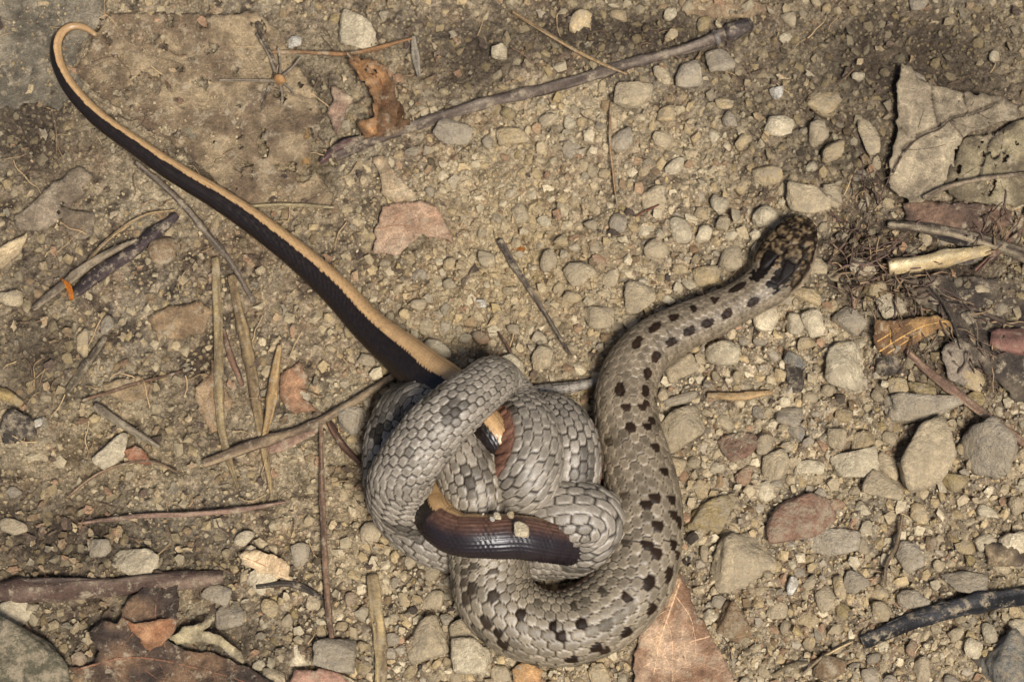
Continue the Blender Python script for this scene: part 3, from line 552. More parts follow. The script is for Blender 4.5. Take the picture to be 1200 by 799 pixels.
stick('wood_strip', 'short upright ochre strip left of the pale chipped fragment', 'wood strip', [(351, 120), (355, 150), (358, 192)], [4.5, 6, 6.5], (158, 124, 76), col2=(110, 82, 50), flat=.4, lift=.04)
stick('stalk', 'rusty thin stalk running level above the curled brown leaf', 'stalk', [(318, 62), (370, 62), (412, 63), (450, 55), (483, 45)], [2.2, 2.6, 3, 2.6, 1.5], (160, 118, 76), col2=(106, 80, 56), lift=.07)
stick('wood_strip', 'small upright grey strip at the end of the rusty stalk', 'wood strip', [(485, 42), (488, 65), (492, 90)], [3, 5, 2.5], (146, 134, 114), flat=.4, lift=.04)
stick('splinter', 'short splinter with a pale rough head left of the pale oblong stone', 'splinter', [(110, 474), (130, 488), (155, 505), (186, 525)], [5.5, 5, 4, 2.5], (160, 146, 120), col2=(96, 84, 68), lift=.05, rough=.3)
stick('wood_strip', 'flat tan sliver lying level in the gravel right of the neck bend', 'wood strip', [(828, 463), (860, 465), (906, 461)], [3.5, 5, 3], (176, 144, 100), flat=.4, lift=.08)
stick('stick', 'stub of a thick reddish stick at the right edge', 'stick', [(1162, 396), (1185, 399), (1220, 402)], [11, 14, 14], (150, 108, 92), col2=(96, 70, 60), lift=.05, rough=.22)
stick('wood_strip', 'faded grey strip slanting near the yellow chip at the left', 'wood strip', [(80, 458), (100, 430), (124, 394)], [4, 5.5, 4], (128, 112, 88), flat=.4, lift=.03)
stick('wood_strip', 'tan wood chip at the left edge above the blue-black stone', 'wood strip', [(-8, 457), (10, 465), (26, 475)], [6, 6.5, 4.5], (178, 150, 98), flat=.5, lift=.05)
stick('stem', 'thin stem resting across the big grey leaf at the right', 'stem', [(1082, 232), (1110, 220), (1145, 211), (1215, 202)], [3, 3.2, 2.8, 2.5], (136, 118, 94), col2=(82, 70, 56), lift=.16)
stick('stem', 'thin dark stem hanging down right of the root tangle', 'stem', [(1090, 335), (1108, 358), (1120, 385), (1128, 410)], [2, 2, 1.8, 1.5], (82, 70, 58), lift=.16)
stick('stem', 'slender curved stem above the pale triangular leaf scrap', 'stem', [(95, 470), (150, 452), (215, 434)], [1.5, 2, 1.5], (140, 108, 82), lift=.05)
stick('stem', 'thin stem under the pale oblong stone at the left', 'stem', [(78, 583), (112, 556), (150, 541), (176, 540), (208, 552)], [1.3, 1.6, 1.6, 1.4, 1.2], (148, 120, 92), lift=.06)
stick('twig', 'short dark twig leaning left of the coils', 'twig', [(385, 495), (400, 520), (425, 545)], [3.5, 4, 3], (122, 88, 68), lift=.04)
stick('twig', 'thin tan twig between two gravel patches at the lower right', 'twig', [(1058, 604), (1050, 640), (1038, 662), (1036, 690)], [2, 2.4, 2.2, 1.5], (152, 128, 98), lift=.1)
stick('stalk', 'thin pale root left of the black stick end', 'stalk', [(940, 790), (962, 770), (985, 758), (1000, 752)], [1.5, 1.8, 1.6, 1.2], (190, 164, 122), lift=.09)
stick('twig', 'dark flattened twig running right at the pale leaf scrap below the coils', 'twig', [(300, 688), (340, 684), (362, 692), (378, 702)], [3, 4, 4, 2.5], (96, 84, 70), col2=(48, 42, 36), flat=.6, lift=.05)
stick('stem', 'short dark curved stem just above the knot of coils', 'stem', [(584, 388), (596, 408), (602, 430), (598, 452)], [1.4, 1.8, 1.8, 1.2], (104, 78, 60), lift=.07)
stick('stem', 'hair-thin stem standing alone at the left of the upper tail', 'stem', [(61, 126), (65, 150), (66, 182)], [1.2, 1.5, 1.2], (138, 116, 88), lift=.06)
stick('twig', 'dark bent twig on the decayed leaf left of the star-shaped stalk head', 'twig', [(300, 28), (312, 52), (322, 78), (312, 108), (304, 132)], [1.6, 2.2, 2, 1.8, 1.2], (112, 96, 76), col2=(60, 50, 42), lift=.1)
stick('wood_strip', 'broad pinkish wood strip lying beneath the foot of the straws', 'wood strip', [(312, 528), (340, 515), (372, 500)], [5, 8, 6], (152, 122, 100), col2=(112, 88, 72), flat=.35, lift=.03)
stick('stem', 'thin reddish stem slanting in the gravel above the snake neck', 'stem', [(744, 254), (758, 247), (772, 240)], [1, 1.3, 1], (136, 84, 62), lift=.07)
stick('twig', 'dark fibrous twig crossing the corner of the big bark slab', 'twig', [(1078, 330), (1104, 352), (1140, 362), (1180, 378), (1210, 382)], [2.2, 3, 3, 2.6, 2], (92, 76, 62), col2=(52, 44, 38), lift=.12)
stick('twig', 'brown twig lying under the right end of the cream stick', 'twig', [(1142, 318), (1160, 302), (1182, 284), (1198, 270)], [2.6, 3, 2.8, 2], (128, 96, 76), col2=(80, 60, 50), lift=.1)
stick('straw', 'short pale straw lying level between the tail and the middle straws', 'straw', [(292, 243), (340, 240), (392, 243)], [1.6, 2.4, 1.6], (176, 156, 116), flat=.5, lift=.07)
stick('stem', 'pale forked stem at the bottom edge left of the black stick end', 'stem', [(905, 792), (925, 780), (948, 776)], [1.4, 1.6, 1.2], (178, 154, 114), lift=.09)
# dry star-shaped stalk head
st = bpy.data.objects.new('dry_stalk_head', None); COL.objects.link(st); st['label'] = 'dry star-shaped stalk head on the decayed leaf at the upper left'; st['category'] = 'stalk'
for (ax, ay, bx, by) in ((352, 68, 330, 90), (325, 55, 327, 92), (255, 94, 325, 94), (300, 40, 322, 85), (306, 120, 320, 96), (330, 125, 328, 95), (345, 110, 330, 96)):
    stick('prong', '', '', [(ax, ay), ((ax+bx)/2+2, (ay+by)/2), (bx, by, .02)], [1.6, 1.8, 2.4], (146, 130, 108), parent=st, lift=.09, nseg=7)
stick('hub', '', '', [(321, 91, .02), (327, 94, .03), (333, 98, .02)], [4, 6, 4], (166, 122, 74), parent=st, lift=.07, rough=.3)

# ------------------------------------------------------------ LEAVES
def inpoly(px, py, poly):
    r = np.zeros(px.shape, bool); n = len(poly); j = n-1
    for i in range(n):
        xi, yi = poly[i]; xj, yj = poly[j]
        c = ((yi > py) != (yj > py)) & (px < (xj-xi)*(py-yi)/(yj-yi+1e-9)+xi); r ^= c; j = i
    return r
def segd(px, py, pts):
    d_ = np.full(px.shape, 1e9)
    for (ax, ay), (bx, by) in zip(pts[:-1], pts[1:]):
        l2 = (bx-ax)**2+(by-ay)**2; t_ = np.clip(((px-ax)*(bx-ax)+(py-ay)*(by-ay))/l2, 0, 1); d_ = np.minimum(d_, np.hypot(px-ax-t_*(bx-ax), py-ay-t_*(by-ay)))
    return d_
def leaf(label, poly, col, col2=None, veins=(), vein_tubes=(), lift=.03, wr=.04, wf=3.0, curl=0., tilt=(0, 0), jag=2.5, name='dead_leaf', cat='leaf', group=None, holes=0., vc=(80, 62, 46), step=3.2, ridge=.0, fold=None, thick=.014, vdepth=-.02):
    seed = int(poly[0][0]*5+poly[0][1]*3) % 9999
    pts = []
    for k in range(len(poly)):
        a, b = np.array(poly[k], float), np.array(poly[(k+1) % len(poly)], float); n = max(1, int(np.linalg.norm(b-a)/2.5))
        for m_ in range(n): pts.append(a+(b-a)*m_/n)
    pts = np.array(pts); pts[:, 0] += jag*fbm(pts[:, 0]/9, pts[:, 1]/9, 0, 3, seed)*1.6; pts[:, 1] += jag*fbm(pts[:, 0]/9+50, pts[:, 1]/9, 0, 3, seed)*1.6
    x0, y0 = pts.min(0); x1, y1 = pts.max(0)
    gx, gy = np.meshgrid(np.arange(x0, x1, step), np.arange(y0, y1, step)); gx = gx+RNG.uniform(-1.3, 1.3, gx.shape); gy = gy+RNG.uniform(-1.3, 1.3, gy.shape)
    k = inpoly(gx, gy, pts); gx, gy = gx[k], gy[k]
    ins = np.stack([gx, gy], 1)
    if len(ins):
        dd = segd(gx, gy, [tuple(p) for p in pts]+[tuple(pts[0])]); ins = ins[dd > 1.8]
    allp = [Vector((float(a), float(b))) for a, b in np.vstack([pts, ins])]
    n = len(pts); r = delaunay_2d_cdt(allp, [(i, (i+1) % n) for i in range(n)], [], 1, 1e-4)
    v2 = np.array([v[:] for v in r[0]]); f = np.array([q for q in r[2] if len(q) == 3])
    if holes:
        cx = v2[f].mean(1); nn = fbm(cx[:, 0]/14, cx[:, 1]/14, 0, 3, seed+9); f = f[nn < .5-holes]
    px, py = v2[:, 0], v2[:, 1]; w0 = P(px, py, .1); g0 = hs(w0[:, 0], w0[:, 1])
    cx, cy = pts.mean(0); R_ = max(x1-x0, y1-y0)/2
    z = g0+lift+wr*1.3*fbm(px/100*wf*.6, py/100*wf*.6, 0, 2, seed+2)+wr*.25*fbm(px/100*wf*4, py/100*wf*4, 0, 2, seed+3)
    dedge = segd(px, py, [tuple(p) for p in pts]+[tuple(pts[0])])
    z = z+curl*np.exp(-dedge/9)*(.5+.8*vnoise(px/22, py/22, 0, seed))+tilt[0]*(px-cx)/100+tilt[1]*(cy-py)/100
    if fold: z = z+fold[2]*np.abs(np.sin((px*fold[0]+py*fold[1])/100*np.pi))
    c1 = lin(col); c2 = lin(col2 if col2 else np.array(col)*.66)
    m_ = sst(-.35, .45, fbm(px/100*3.5, py/100*3.5, 0, 4, seed+6))[:, None]; Cc = c2+(c1-c2)*m_; Cc = Cc*(1+.16*fbm(px/8, py/8, 0, 2, seed+7))[:, None]
    Cc = Cc*(1-.25*np.exp(-dedge/2.5))[:, None]
    for vv, wd in veins:
        dv = segd(px, py, vv); e = np.exp(-(dv/wd/1.25)**2); z = z+vdepth*1.5*e; Cc = Cc+(lin(vc)*.8-Cc)*(e*.9)[:, None]
    z = np.maximum(z, g0-.01)
    V = P(px, py, z)
    me = mesh_np(name, V, f, Cc, True, M['leaf']); o = link(name, me, label=label, category=cat, group=group)
    md = o.modifiers.new('thickness', 'SOLIDIFY'); md.thickness = thick; md.offset = -1
    # side veins branch off the midrib as far as the blade reaches
    vein_tubes = list(vein_tubes)
    if vein_tubes and max(x1-x0, y1-y0) > 60:
        mq, ms_ = spline([[a, b, 0] for a, b in vein_tubes[0][0]], 4.0); rr_ = np.random.default_rng(seed+5)
        for kk, k0 in enumerate(range(4, len(mq)-4, 4)):
            tx, ty = mq[k0+1, :2]-mq[k0-1, :2]; base_a = math.atan2(ty, tx); sg = 1 if kk % 2 else -1; an = base_a+sg*rr_.uniform(.75, 1.05); x_, y_ = mq[k0, :2]; path = [(x_, y_)]
            for st_ in range(18):
                x_ += 5*math.cos(an); y_ += 5*math.sin(an); an -= sg*.035+rr_.normal(0, .05)
                if not inpoly(np.array([x_]), np.array([y_]), pts)[0]: break
                path.append((x_, y_))
            path = path[:-1]
            if len(path) > 3: vein_tubes.append((path, .65))
    # veins proud of the blade follow its surface
    for vv, wd in vein_tubes:
        vv = [tuple(q) for q in vv]; q, s_ = spline([[a, b, 0] for a, b in vv], 3.0)
        idx = [int(np.argmin((px-a)**2+(py-b)**2)) for a, b, _ in q]; zz = z[idx]; zz = np.convolve(np.pad(zz, 2, mode='edge'), np.ones(5)/5, 'valid')+.012
        c = P(q[:, 0], q[:, 1], zz); T, side, up = frames(c, 1); ph = np.linspace(0, 2*np.pi, 6, endpoint=False)[None]
        rad = (wd/100*(1-.6*s_/s_[-1]))[:, None]
        Vv = c[:, None]+side[:, None]*(rad*np.cos(ph))[..., None]+up[:, None]*(rad*np.sin(ph))[..., None]
        nr = len(c); Vv, F_, C_, e = close_ends(Vv.reshape(-1, 3), tube_faces(nr, 6), np.tile(lin(vc), (nr*6, 1)), nr, 6)
        link('vein', mesh_np('vein', Vv, np.vstack([F_[:, [0, 1, 2]], F_[:, [0, 2, 3]], e]), C_, True, M['leaf']), o)
    return o
leaf('large decayed tan-brown leaf pressed into the soil inside the tail curl', [(128, 16), (180, 14), (250, 18), (300, 14), (330, 40), (345, 75), (372, 110), (378, 150), (360, 190), (392, 228), (385, 243), (300, 244), (262, 220), (215, 175), (170, 150), (140, 128), (112, 110), (88, 82), (104, 58), (112, 40)],
     (138, 119, 90), (96, 79, 59), veins=[([(100, 62), (130, 90), (148, 112)], 1.4), ([(205, 82), (160, 105), (135, 140)], 1.6), ([(190, 62), (215, 62), (225, 76)], 1.8)],
     vein_tubes=[([(372, 120), (300, 98), (215, 76), (160, 60)], 1.8), ([(225, 78), (205, 50), (196, 20)], 1.1), ([(215, 76), (190, 100), (175, 125)], 1.0)], vc=(112, 96, 74), lift=.02, wr=.06, holes=.06, curl=.02)
leaf('grey crumpled leaf in front of the cracked leaf at the upper right', [(1054, 76), (1066, 78), (1074, 92), (1096, 100), (1130, 108), (1172, 113), (1192, 124), (1190, 140), (1165, 146), (1134, 158), (1122, 170), (1114, 205), (1100, 232), (1066, 238), (1044, 222), (1042, 196), (1052, 160), (1051, 110)],
     (154, 138, 110), (122, 108, 86), veins=[([(1044, 200), (1060, 172), (1080, 156), (1100, 148), (1112, 138), (1142, 131), (1166, 120), (1180, 118)], 1.6), ([(1092, 98), (1093, 125), (1100, 148)], 1.1), ([(1128, 106), (1132, 128)], 1.), ([(1055, 150), (1068, 162)], 1.2), ([(1112, 140), (1135, 170)], .9)],
     vein_tubes=[([(1046, 203), (1062, 175), (1082, 159), (1102, 151), (1114, 141), (1143, 134), (1168, 123)], 1.7)], vc=(64, 52, 40), lift=.11, wr=.05, curl=.05, tilt=(.0, .03), step=2.2)
leaf('cracked darker leaf at the right edge behind the grey crumpled leaf', [(1128, 164), (1160, 158), (1200, 140), (1225, 140), (1225, 240), (1190, 242), (1150, 238), (1118, 232), (1106, 215), (1116, 190)],
     (138, 124, 94), (96, 84, 64), veins=[([(1190, 144), (1160, 165), (1152, 190), (1145, 215)], 1.8), ([(1122, 168), (1118, 196)], 1.5), ([(1165, 185), (1178, 178)], 1.6)], vein_tubes=[([(1190, 142), (1162, 163), (1154, 190), (1147, 216)], 1.1)], vc=(46, 38, 32), lift=.06, wr=.05, holes=.05, step=2.4)
leaf('pinkish tan leaf scrap lying below the middle of the long twig', [(448, 242), (470, 236), (495, 238), (512, 241), (522, 258), (532, 286), (508, 277), (494, 275), (478, 290), (462, 300), (438, 296), (440, 272)],
     (172, 146, 118), (146, 116, 90), vein_tubes=[([(442, 268), (470, 264), (500, 272), (528, 284)], 1.0)], vc=(140, 104, 76), lift=.06, wr=.04, curl=.05)
leaf('curled rusty brown leaf folded beneath the rusty stalk', [(408, 66), (432, 70), (452, 80), (464, 98), (462, 118), (478, 134), (476, 150), (454, 162), (436, 160), (424, 162), (420, 142), (434, 138), (436, 118), (430, 96), (410, 78)],
     (146, 108, 70), (98, 72, 48), vein_tubes=[([(414, 70), (444, 92), (452, 118), (450, 158)], 1.3)], vc=(112, 74, 46), lift=.10, wr=.12, wf=6, curl=.14, fold=(4.5, .8, .09), jag=4.5, step=2.6, holes=.03)
leaf('orange-brown leaf lying right below the snake loop at the bottom', [(796, 670), (806, 690), (820, 722), (842, 760), (860, 790), (862, 815), (745, 815), (742, 780), (750, 740), (766, 715), (782, 690)],
     (166, 138, 110), (122, 92, 68), veins=[([(795, 680), (782, 720), (768, 760)], 1.6)], vein_tubes=[([(796, 682), (786, 712), (774, 748), (766, 790)], 1.5), ([(832, 745), (808, 752), (790, 760)], .9)], vc=(204, 166, 128), lift=.08, wr=.05, curl=.04, vdepth=.02)
leaf('golden curled leaf above the diagonal pinkish stalk', [(1024, 374), (1050, 376), (1080, 371), (1108, 372), (1117, 380), (1106, 386), (1088, 392), (1070, 404), (1052, 416), (1036, 416), (1024, 404)],
     (148, 114, 70), (96, 70, 44), vein_tubes=[([(1030, 412), (1055, 396), (1082, 382), (1112, 376)], 1.1), ([(1040, 414), (1062, 400), (1080, 390)], .8), ([(1028, 400), (1048, 388), (1070, 377)], .8)], vc=(196, 152, 88), lift=.16, wr=.03, tilt=(-.05, .28), vdepth=.01, step=4)
leaf('dark red-brown rotten leaf at the bottom left beside the boulder', [(80, 783), (110, 778), (116, 760), (104, 742), (122, 728), (138, 730), (142, 712), (165, 690), (182, 668), (204, 672), (210, 700), (206, 728), (196, 748), (215, 762), (250, 766), (290, 782), (322, 799), (322, 815), (160, 815), (100, 796)],
     (108, 84, 62), (58, 46, 37), vein_tubes=[([(90, 784), (150, 770), (230, 782), (310, 806)], 1.5), ([(190, 680), (182, 720), (196, 765)], 1.2)], vc=(120, 84, 62), lift=.10, wr=.12, wf=4, curl=.08)
leaf('rusty patch of rotten leaf lying above the dark red-brown leaf', [(144, 722), (160, 730), (178, 728), (206, 722), (204, 742), (188, 758), (172, 762), (158, 742)], (168, 128, 92), (124, 84, 56), lift=.17, wr=.06, curl=.04)
leaf('twisted pale grey dry leaf right of the rotten brown leaf', [(198, 744), (215, 734), (236, 730), (246, 722), (250, 728), (238, 738), (262, 746), (282, 762), (288, 776), (276, 772), (258, 758), (232, 752), (206, 756)], (168, 152, 116), (112, 98, 74), lift=.2, wr=.08, wf=5, curl=.08, step=4)
leaf('pale pointed leaf tip at the left edge', [(-15, 298), (10, 285), (34, 272), (26, 290), (12, 308), (-15, 326)], (184, 162, 124), (150, 128, 96), vein_tubes=[([(-8, 306), (14, 292), (32, 275)], .8)], vc=(150, 126, 92), lift=.08, wr=.03, curl=.03)
leaf('pale cream leaf scrap below the long thin pink stem', [(280, 648), (300, 645), (322, 650), (340, 664), (338, 680), (318, 674), (296, 668), (284, 662)], (206, 178, 138), (176, 146, 108), vein_tubes=[([(284, 652), (304, 660), (336, 676)], .9)], vc=(168, 132, 98), lift=.08, wr=.04, curl=.04)
leaf('red-pink leaf scrap peeping in at the bottom edge', [(342, 786), (372, 784), (396, 786), (410, 800), (405, 815), (335, 815)], (156, 120, 98), (124, 92, 74), lift=.12, wr=.04, curl=.03)
leaf('small orange scrap at the bottom edge under the snake loop', [(600, 785), (618, 776), (636, 784), (632, 800), (604, 804)], (170, 132, 88), (136, 100, 66), lift=.12, wr=.04)
leaf('mottled grey-brown leaf remnant at the left below the tail', [(12, 258), (40, 238), (62, 215), (92, 196), (110, 206), (100, 226), (78, 246), (112, 250), (110, 276), (88, 282), (66, 262), (44, 272), (22, 270)], (132, 116, 94), (96, 82, 64), lift=.03, wr=.05, holes=.03)
leaf('pale narrow leaf strip above the pinkish tan scrap', [(438, 186), (452, 182), (462, 200), (474, 214), (488, 226), (482, 238), (462, 238), (450, 232), (446, 210)], (176, 156, 124), (146, 124, 94), lift=.05, wr=.04)
leaf('chipped pale bark fragment left of the curled rusty leaf', [(386, 102), (396, 100), (404, 108), (413, 114), (406, 132), (398, 156), (388, 148), (384, 130), (390, 118)], (176, 160, 128), (130, 104, 84), lift=.07, wr=.05, name='bark_fragment', cat='bark')
leaf('smooth grey muddy leaf pressed flat in the top left corner', [(-60, -40), (120, -40), (128, 10), (112, 30), (96, 52), (88, 82), (96, 110), (70, 130), (40, 120), (-10, 132), (-60, 130)], (118, 107, 88), (84, 76, 62), lift=-.01, wr=.06, curl=.0, jag=4)
leaf('reddish bark plate above the grey weathered stick at the right', [(1058, 240), (1080, 234), (1110, 240), (1150, 238), (1184, 246), (1186, 262), (1160, 276), (1130, 272), (1090, 264), (1062, 258)], (108, 84, 66), (72, 57, 46), lift=.07, wr=.05, wf=6, name='bark_plate', cat='bark', thick=.03)
leaf('big dark rotten bark slab at the right edge below the cream stick', [(1060, 330), (1110, 322), (1160, 328), (1225, 322), (1225, 480), (1190, 470), (1160, 440), (1132, 420), (1118, 392), (1100, 368), (1076, 358)], (92, 80, 64), (54, 46, 38), lift=.03, wr=.09, wf=4, name='bark_slab', cat='bark', thick=.04)
leaf('grey fibrous scrap between the slab and the diagonal stalk', [(1102, 412), (1118, 396), (1136, 402), (1142, 430), (1130, 452), (1112, 444)], (132, 118, 100), (98, 86, 72), lift=.1, wr=.05, name='bark_fragment', cat='bark')
leaf('flat tan leaf scrap between the straws at the left', [(228, 455), (245, 440), (250, 420), (262, 440), (270, 470), (262, 500), (245, 505), (232, 480)], (150, 126, 94), (118, 92, 66), lift=.02, wr=.03)
leaf('small reddish leaf scrap under the pale oblong stone', [(143, 528), (160, 520), (172, 530), (176, 544), (152, 542)], (152, 108, 80), (124, 84, 60), lift=.05, wr=.03)
leaf('dull brown leaf patch left of the straws', [(120, 448), (160, 440), (182, 450), (180, 468), (150, 470), (122, 462)], (146, 124, 92), (112, 92, 66), lift=.03, wr=.03)
leaf('round-cornered tan leaf patch above the purple stick slope', [(172, 372), (200, 358), (232, 354), (250, 366), (238, 390), (206, 398), (180, 390)], (150, 126, 92), (116, 94, 68), lift=.02, wr=.05)
leaf('brown leaf scrap right of the straws below the tail', [(330, 440), (350, 425), (362, 440), (356, 468), (372, 480), (345, 488), (328, 468)], (148, 112, 82), (110, 80, 58), lift=.04, wr=.04)
leaf('dark wood scrap at the right edge above the black stick', [(1152, 640), (1180, 636), (1225, 632), (1225, 668), (1190, 664), (1160, 662)], (124, 106, 80), (70, 58, 46), lift=.08, wr=.06, wf=8, name='bark_fragment', cat='bark')
leaf('flat tan leaf under the right half of the long twig', [(790, -10), (860, -10), (905, 8), (880, 22), (840, 20), (806, 18)], (146, 124, 94), (116, 96, 72), lift=.03, wr=.05)

# small litter scraps and fibres nobody could count
def litter(n, seed):
    R = np.random.default_rng(seed); VV, FF, CC = [], [], []; off = 0
    pal = np.array([lin(c) for c in ((138, 116, 86), (116, 96, 70), (154, 134, 102), (90, 74, 58), (128, 116, 94), (132, 104, 78), (76, 62, 50))])
    while n:
        px, py = R.uniform(-80, 1280), R.uniform(-80, 880); hot = R.random() < .22
        if hot: cx_, cy_, sx_, sy_ = [(1110, 370, 50, 50), (1020, 310, 25, 40), (180, 740, 80, 40), (460, 110, 50, 50), (1160, 270, 40, 30), (70, 640, 60, 30)][R.integers(6)]; px, py = R.normal(cx_, sx_), R.normal(cy_, sy_)
        if not hot and R.random() < float(gravelly(np.array(px), np.array(py)))*.93: continue
        n -= 1; r = R.uniform(2, 9)/100; k = 9; a = np.arange(k)*6.283/k+R.uniform(-.2, .2, k); rad = r*R.uniform(.35, 1.2, k); e = R.uniform(.35, 1); th = R.uniform(0, 6.28)
        x = rad*np.cos(a); y = rad*np.sin(a)*e; c = P(px, py, .08); x2 = x*math.cos(th)-y*math.sin(th)+c[0]; y2 = x*math.sin(th)+y*math.cos(th)+c[1]
        x2 = np.append(x2, c[0]); y2 = np.append(y2, c[1]); z = hs(x2, y2)+.012+R.uniform(0, .035)+R.uniform(-.012, .012, k+1)+(x2-c[0])*R.normal(0, .25)+(y2-c[1])*R.normal(0, .25)
        VV.append(np.stack([x2, y2, z], 1)); FF.append(np.array([[q, (q+1) % k, k] for q in range(k)])+off); off += k+1
        CC.append(np.tile(pal[R.integers(len(pal))]*R.uniform(.7, 1.15), (k+1, 1)))
    me = mesh_np('leaf_litter', np.vstack(VV), np.vstack(FF), np.vstack(CC), False, M['leaf'])
    link('leaf_litter', me, kind='stuff', category='leaf litter', label='crumbled scraps of dead leaf mixed into the soil')
litter(1500, 8)
def fibres(name, label, n, spots, r, lmax, seed, cols, lift=.06):
    R = np.random.default_rng(seed); VV, FF, CC = [], [], []; off = 0
    for _ in range(n):
        cx, cy, sx, sy, ang = spots[R.integers(len(spots))]
        px, py = R.normal(cx, sx), R.normal(cy, sy); a = math.radians(ang)+R.normal(0, .7) if ang is not None else R.uniform(0, 6.28); L = R.uniform(.25, 1)*lmax
        rows = []; x_, y_ = px, py
        for k in range(6):
            c = P(x_, y_, .1); rows.append([*P(x_, y_, float(hs(c[0], c[1]))+lift*R.uniform(.2, 1.2)), 1]); x_ += L/5*math.cos(a); y_ -= L/5*math.sin(a); a += R.normal(0, .3)
        q, s = spline(rows, .05); c = q[:, :3]; T, side, up = frames(c, 1); ph = np.linspace(0, 2*np.pi, 4, endpoint=False)[None]; rr = R.uniform(.5, 1.2)*r/100*(1-.5*s/s[-1])
        V = c[:, None]+side[:, None]*(rr[:, None]*np.cos(ph))[..., None]+up[:, None]*(rr[:, None]*np.sin(ph))[..., None]
        VV.append(V.reshape(-1, 3)); FF.append(tube_faces(len(c), 4)+off); off += len(c)*4; CC.append(np.tile(lin(cols[R.integers(len(cols))])*R.uniform(.7, 1.15), (len(c)*4, 1)))
    link(name, mesh_np(name, np.vstack(VV), np.vstack(FF), np.vstack(CC), True, M['fibre']), kind='stuff', category='fibres', label=label)
fibres('root_tangle', 'tangle of fine dark rootlets right of the snake head', 170, [(1010, 300, 20, 30, 50), (1030, 330, 25, 18, -40), (1075, 350, 30, 18, -20), (1010, 250, 10, 20, 80), (980, 310, 14, 14, 30), (1150, 390, 30, 25, -50), (1170, 280, 25, 15, 60)], 1.3, 60, 4,
       [(110, 92, 74), (76, 62, 50), (140, 116, 88), (96, 76, 66)], lift=.2)
fibres('plant_fibres', 'thin loose plant fibres strewn over the soil', 330, [(150, 450, 150, 120, None), (300, 600, 160, 110, None), (700, 60, 330, 60, None), (950, 700, 160, 80, None), (350, 150, 120, 90, None), (60, 250, 60, 150, None), (600, 350, 200, 100, None)], .8, 42, 6,
       [(160, 132, 96), (120, 96, 72), (96, 76, 60), (180, 152, 112)], lift=.07)

# ------------------------------------------------------------ SMOOTH SNAKE
# px, py, z(centre), half width, twist (deg; + turns the back towards the side vector), height ratio
SN = [
 (944, 254, .30, .05, 0, .80), (941, 262, .31, .145, 0, .80), (934, 277, .33, .225, 4, .78), (926, 293, .33, .295, 6, .70), (915, 312, .31, .315, 6, .70), (900, 332, .29, .265, 5, .80),
 (872, 351, .28, .232, 4, .85), (838, 368, .30, .25, 2, .88), (800, 384, .32, .27, 0, .88), (765, 404, .34, .295, -3, .88), (742, 432, .36, .325, -8, .88), (733, 468, .38, .35, -12, .88),
 (736, 505, .40, .375, -16, .88), (746, 545, .41, .40, -22, .88), (754, 590, .42, .425, -30, .88), (752, 635, .42, .44, -36, .88), (740, 682, .42, .44, -40, .88),
 (707, 718, .42, .425, -38, .88), (662, 736, .42, .41, -34, .88), (618, 730, .42, .41, -30, .88), (583, 703, .44, .43, -22, .86), (573, 662, .48, .425, -10, .85), (564, 610, .68, .385, 0, .85),
 (556, 570, .84, .37, 8, .85), (542, 536, .86, .35, 10, .85), (522, 502, .74, .345, 10, .85), (497, 480, .58, .37, 0, .85),  (477, 486, .48, .335, -10, .88), (463, 515, .45, .33, -18, .88),
 (461, 555, .42, .335, -18, .88), (472, 592, .38, .36, -10, .88), (505, 620, .32, .38, 0, .85), (550, 634, .12, .38, 0, .8), (605, 642, .08, .38, 0, .8), (650, 641, .28, .34, 10, .8),
 (686, 634, .48, .37, 25, .85), (696, 615, .62, .39, 20, .85), (668, 603, .70, .40, 0, .85), (625, 606, .55, .39, -5, .85), (575, 602, .22, .38, -5, .8), (520, 602, .28, .38, 0, .85),
 (478, 588, .66, .38, 0, .88), (467, 566, .98, .335, 0, .88), (484, 537, 1.2, .33, -4, .86), (510, 502, 1.32, .325, -4, .86), (540, 474, 1.32, .30, -2, .88), (562, 457, 1.18, .275, 0, .9),
 (577, 446, 1.0, .27, 0, .9), (586, 452, .66, .27, -20, .9), (600, 478, .60, .33, -70, .88), (614, 504, .84, .37, -88, .88), (620, 532, .95, .38, -78, .88), (615, 566, .88, .37, -50, .88),  (604, 592, .45, .34, -10, .85),
 (625, 612, .25, .32, 0, .85), (655, 592, .38, .32, -20, .88), (668, 556, .62, .335, -25, .88), (667, 520, .68, .33, -25, .88), (652, 492, .55, .28, -15, .9), (628, 478, .35, .20, 0, .9), (618, 466, .20, .12, 0, .95),
 (640, 459, .16, .085, 0, 1), (675, 453, .13, .06, 0, 1), (705, 446, .12, .04, 0, 1), (728, 440, .12, .015, 0, 1)]
